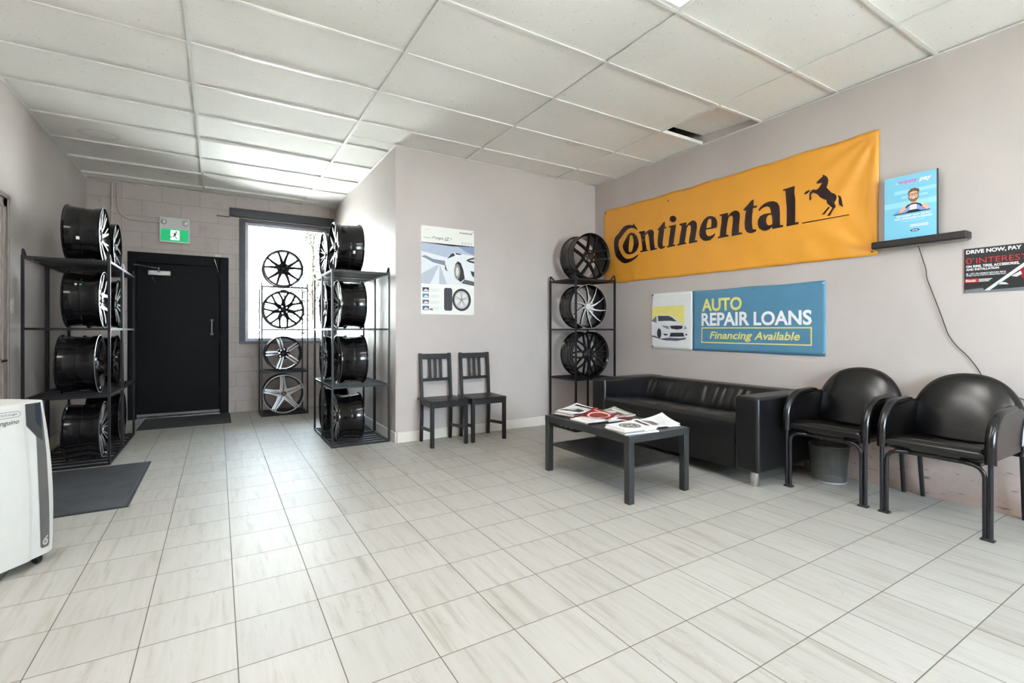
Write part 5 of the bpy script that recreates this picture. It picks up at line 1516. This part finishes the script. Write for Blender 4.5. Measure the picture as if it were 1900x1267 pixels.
# ------------------------------------------------------------------ floating shelf, its cable and the payment board standing on it
sh = thing('wall_shelf', 'narrow black floating shelf under the light blue board', 'shelf', (XR, 1.39, 1.735))
MB().box(-0.10, 0.0, -0.265, 0.265, 0, 0.052).build('shelf_board', BLACKP, sh, bevel=0.009, bseg=3)
MB().box(-0.07, 0.0, -0.25, 0.25, -0.006, 0.0).build('underside', mat('grey shelf underside', S(150, 140, 130), 0.5), sh)
cp = [(4.165, 1.40, 1.735), (4.178, 1.375, 1.62), (4.182, 1.362, 1.56), (4.182, 1.356, 1.50), (4.182, 1.32, 1.38), (4.182, 1.284, 1.26), (4.182, 1.262, 1.18), (4.182, 1.240, 1.11), (4.182, 1.20, 1.04), (4.182, 1.146, 0.976), (4.178, 1.10, 0.905), (4.176, 1.06, 0.83), (4.176, 1.0, 0.775), (4.176, 0.935, 0.742), (4.176, 0.86, 0.716), (4.176, 0.75, 0.70)]
def smooth(P, n=4):
    P = [Vector(p) for p in P]
    out = []
    for i in range(len(P) - 1):
        a, b_, c, d_ = P[max(i - 1, 0)], P[i], P[i + 1], P[min(i + 2, len(P) - 1)]
        for k in range(n):
            t_ = k / n
            out.append(0.5 * ((2 * b_) + (c - a) * t_ + (2 * a - 5 * b_ + 4 * c - d_) * t_ ** 2 + (3 * b_ - a - 3 * c + d_) * t_ ** 3))
    return out + [P[-1]]
tag(MB().tube(smooth(cp), 0.0027, 8).build('power_cable', mat('dark brown cable', S(52, 44, 40), 0.5)), 'thin dark cable hanging down the wall from the black shelf', 'cable')

LB = mat('light blue board print', S(122, 196, 224), 0.35, var=0.03, vscale=2)
sb = thing('display_board', 'light blue board with a bearded man at a steering wheel, standing on the black shelf', 'board', (4.132, 1.585, 1.788))
# local u along -y, v up
def board_edge(a, c):
    return (0.0 + 0.303 * a, 0.44 * c)
MB().box(0.0, 0.014, -0.303, 0.0, 0.0, 0.446).build('board', [BLACKP], sb, sharp=0)
A = Art((-0.0005, 0, 0), UW, VW, NW)
A.rect(0.0, 0.0, 0.297, 0.446, LB, 0)
LB2 = ink('pale blue stripe', 154, 214, 234)
A.rect(0.06, 0.318, 0.297, 0.342, LB2, 1)
A.rect(0.0, 0.225, 0.297, 0.262, LB2, 1)
A.rect(0.10, 0.285, 0.25, 0.300, LB2, 1)
A.build('blue_print', sb, 0.0004)
PINK = ink('magenta print', 222, 104, 190)
A.text('wippy', 0.084, 0.383, 0.196, 0.415, PINK, 0.025, 0.25, layer=3)
A.text('pay', 0.202, 0.380, 0.272, 0.408, LW, 0.025, 0.25, layer=3)
A.shape([[(0.064, 0.397), (0.084, 0.392), (0.08, 0.399)]], LW, 3)
A.build('logo', sb, 0.0004)
A.text('THE EASIEST WAY TO PAY', 0.068, 0.154, 0.270, 0.166, LW, 0.03, 0.2, layer=3)
A.text('FOR UPGRADES & REPAIRS', 0.060, 0.136, 0.276, 0.148, LW, 0.03, 0.2, layer=3)
A.build('slogan', sb, 0.0004)
A.rect(0.088, 0.126, 0.242, 0.129, LB2, 3)
A.rect(0.10, 0.118, 0.225, 0.121, LB2, 3)
A.rect(0.150, 0.088, 0.250, 0.093, LW, 3)
A.rect(0.150, 0.078, 0.255, 0.083, LW, 3)
A.build('small_print', sb, 0.0004)
A.ell(0.178, 0.052, 0.026, 0.009, ink('navy print', 24, 34, 84), 3)
A.rect(0.162, 0.049, 0.194, 0.055, LW, 4)
A.build('navy_badge', sb, 0.0004)
SKIN, HAIR = ink('skin print', 228, 178, 150), ink('brown hair print', 112, 84, 62)
SHIRT = ink('shirt blue', 130, 158, 222)
A.shape([[(0.055, 0.178), (0.075, 0.20), (0.115, 0.212), (0.135, 0.235), (0.21, 0.233), (0.235, 0.20), (0.262, 0.192), (0.262, 0.178)]], SHIRT, 3)
A.shape([[(0.147, 0.19), (0.15, 0.245), (0.188, 0.245), (0.19, 0.19)]], ink('tee white', 232, 226, 226), 4)
A.shape([[(0.155, 0.238), (0.155, 0.262), (0.188, 0.262), (0.188, 0.238)]], SKIN, 5)
A.ell(0.171, 0.293, 0.030, 0.042, HAIR, 6)
A.ell(0.171, 0.296, 0.026, 0.034, SKIN, 7)
A.shape([[(0.138, 0.302), (0.141, 0.325), (0.155, 0.342), (0.18, 0.345), (0.203, 0.332), (0.204, 0.318), (0.196, 0.302), (0.194, 0.318), (0.17, 0.325), (0.146, 0.316)]], HAIR, 8)
A.ell(0.171, 0.269, 0.018, 0.013, ink('beard print', 150, 104, 78), 8)
A.ell(0.171, 0.276, 0.010, 0.004, LW, 9)
A.line([(0.143, 0.302), (0.199, 0.305)], 0.003, INK, 9)
A.ring(0.157, 0.298, 0.011, 0.0088, INK, 9, sy=0.8)
A.ring(0.184, 0.299, 0.011, 0.0088, INK, 9, sy=0.8)
A.shape([[(0.085, 0.185), (0.10, 0.215), (0.125, 0.232), (0.138, 0.225), (0.132, 0.208), (0.105, 0.188)]], SKIN, 9)
A.shape([[(0.212, 0.222), (0.225, 0.232), (0.25, 0.212), (0.262, 0.190), (0.245, 0.182), (0.232, 0.196)]], SKIN, 9)
arcp = [(0.171 + 0.052 * math.cos(R_(a)), 0.188 + 0.05 * math.sin(R_(a))) for a in range(28, 153, 10)]
A.line(arcp, 0.010, INK, 10)
A.shape([[(0.12, 0.178), (0.15, 0.196), (0.19, 0.196), (0.225, 0.178)]], ink('dash navy', 36, 52, 74), 10)
A.line([(0.055, 0.178), (0.262, 0.180)], 0.006, INK, 10)
A.build('man_picture', sb, 0.0003)

# ------------------------------------------------------------------ black and red financing poster
fp = thing('poster', 'black and red tyre financing poster at the right edge of the wall', 'poster', (XR, 1.163, 1.387))
PWD, PHT = 0.44, 0.288
MB().box(-0.004, -0.001, -PWD, 0, 0, PHT).build('paper', mat('black poster paper', S(30, 32, 34), 0.35, var=0.05), fp, sharp=0)
A = Art((-0.0045, 0, 0), UW, VW, NW)
REDL = ink('bright red print', 214, 52, 56)
A.text('DRIVE NOW,', 0.010, 0.249, 0.199, 0.278, LW, 0.035, layer=2)
A.text('PAY', 0.207, 0.254, 0.266, 0.278, LW, 0.035, layer=2)
A.text('LATER', 0.277, 0.254, 0.372, 0.278, LW, 0.035, layer=2)
A.build('headline', fp, 0.0003)
A.text('0', 0.010, 0.188, 0.038, 0.226, REDL, -0.008, layer=2)
A.text('%', 0.039, 0.214, 0.050, 0.226, REDL, 0.0, layer=2)
A.text('INTEREST', 0.060, 0.188, 0.293, 0.223, REDL, -0.008, layer=2)
A.build('interest_line', fp, 0.0003)
A.text('ON RIMS, TIRES, ACCESSORIES,', 0.010, 0.160, 0.257, 0.179, LW, 0.03, layer=2)
A.text('AND INSTALLATION', 0.010, 0.144, 0.166, 0.158, LW, 0.03, layer=2)
A.build('product_lines', fp, 0.0003)
A.text('+GET 500 AIRMILES REWARD MILES', 0.026, 0.119, 0.197, 0.128, LW, 0.015, layer=2)
A.text('WHEN YOU ACTIVATE A FINANCING PLAN', 0.010, 0.107, 0.197, 0.116, LW, 0.015, layer=2)
A.ell(0.0155, 0.1225, 0.0055, 0.0055, LB2, 2)
A.build('small_print', fp, 0.0003)
A.rect(0.003, 0.066, 0.067, 0.091, ink('red box', 206, 54, 52), 1)
A.text('flexiti', 0.008, 0.072, 0.056, 0.086, LW, 0.02, layer=2)
for k in range(3):
    A.rect(0.071, 0.083 - 0.007 * k, 0.135 - 0.008 * k, 0.087 - 0.007 * k, PALE, 2)
A.build('red_badge', fp, 0.0003)
A.shape([[(0.098, 0.012), (0.122, 0.010), (0.300, 0.165), (0.300, 0.190)]], ink('pale stripe', 206, 214, 216), 3)
A.shape([[(0.0, 0.0), (0.0, 0.02), (0.09, 0.028), (0.10, 0.012), (0.44, 0.03), (0.44, 0.0)]], ink('grey floor print', 120, 122, 124), 1)
A.shape([[(0.255, 0.13), (0.30, 0.155), (0.44, 0.165), (0.44, 0.06), (0.30, 0.055), (0.265, 0.08)]], ink('red car print', 150, 34, 40), 2)
A.shape([[(0.22, 0.092), (0.262, 0.12), (0.268, 0.10), (0.245, 0.085)]], PALE, 3)
A.shape([[(0.15, 0.045), (0.172, 0.058), (0.195, 0.056), (0.21, 0.042)]], PALE, 3)
A.ell(0.34, 0.075, 0.05, 0.05, INK, 3)
A.ring(0.34, 0.075, 0.04, 0.03, MIDG, 4)
A.build('car_picture', fp, 0.0003)
A.line([(0.0015, 0), (0.0015, PHT)], 0.003, ink('dark red edge', 110, 30, 32), 4)
A.build('red_edge', fp, 0.0003)
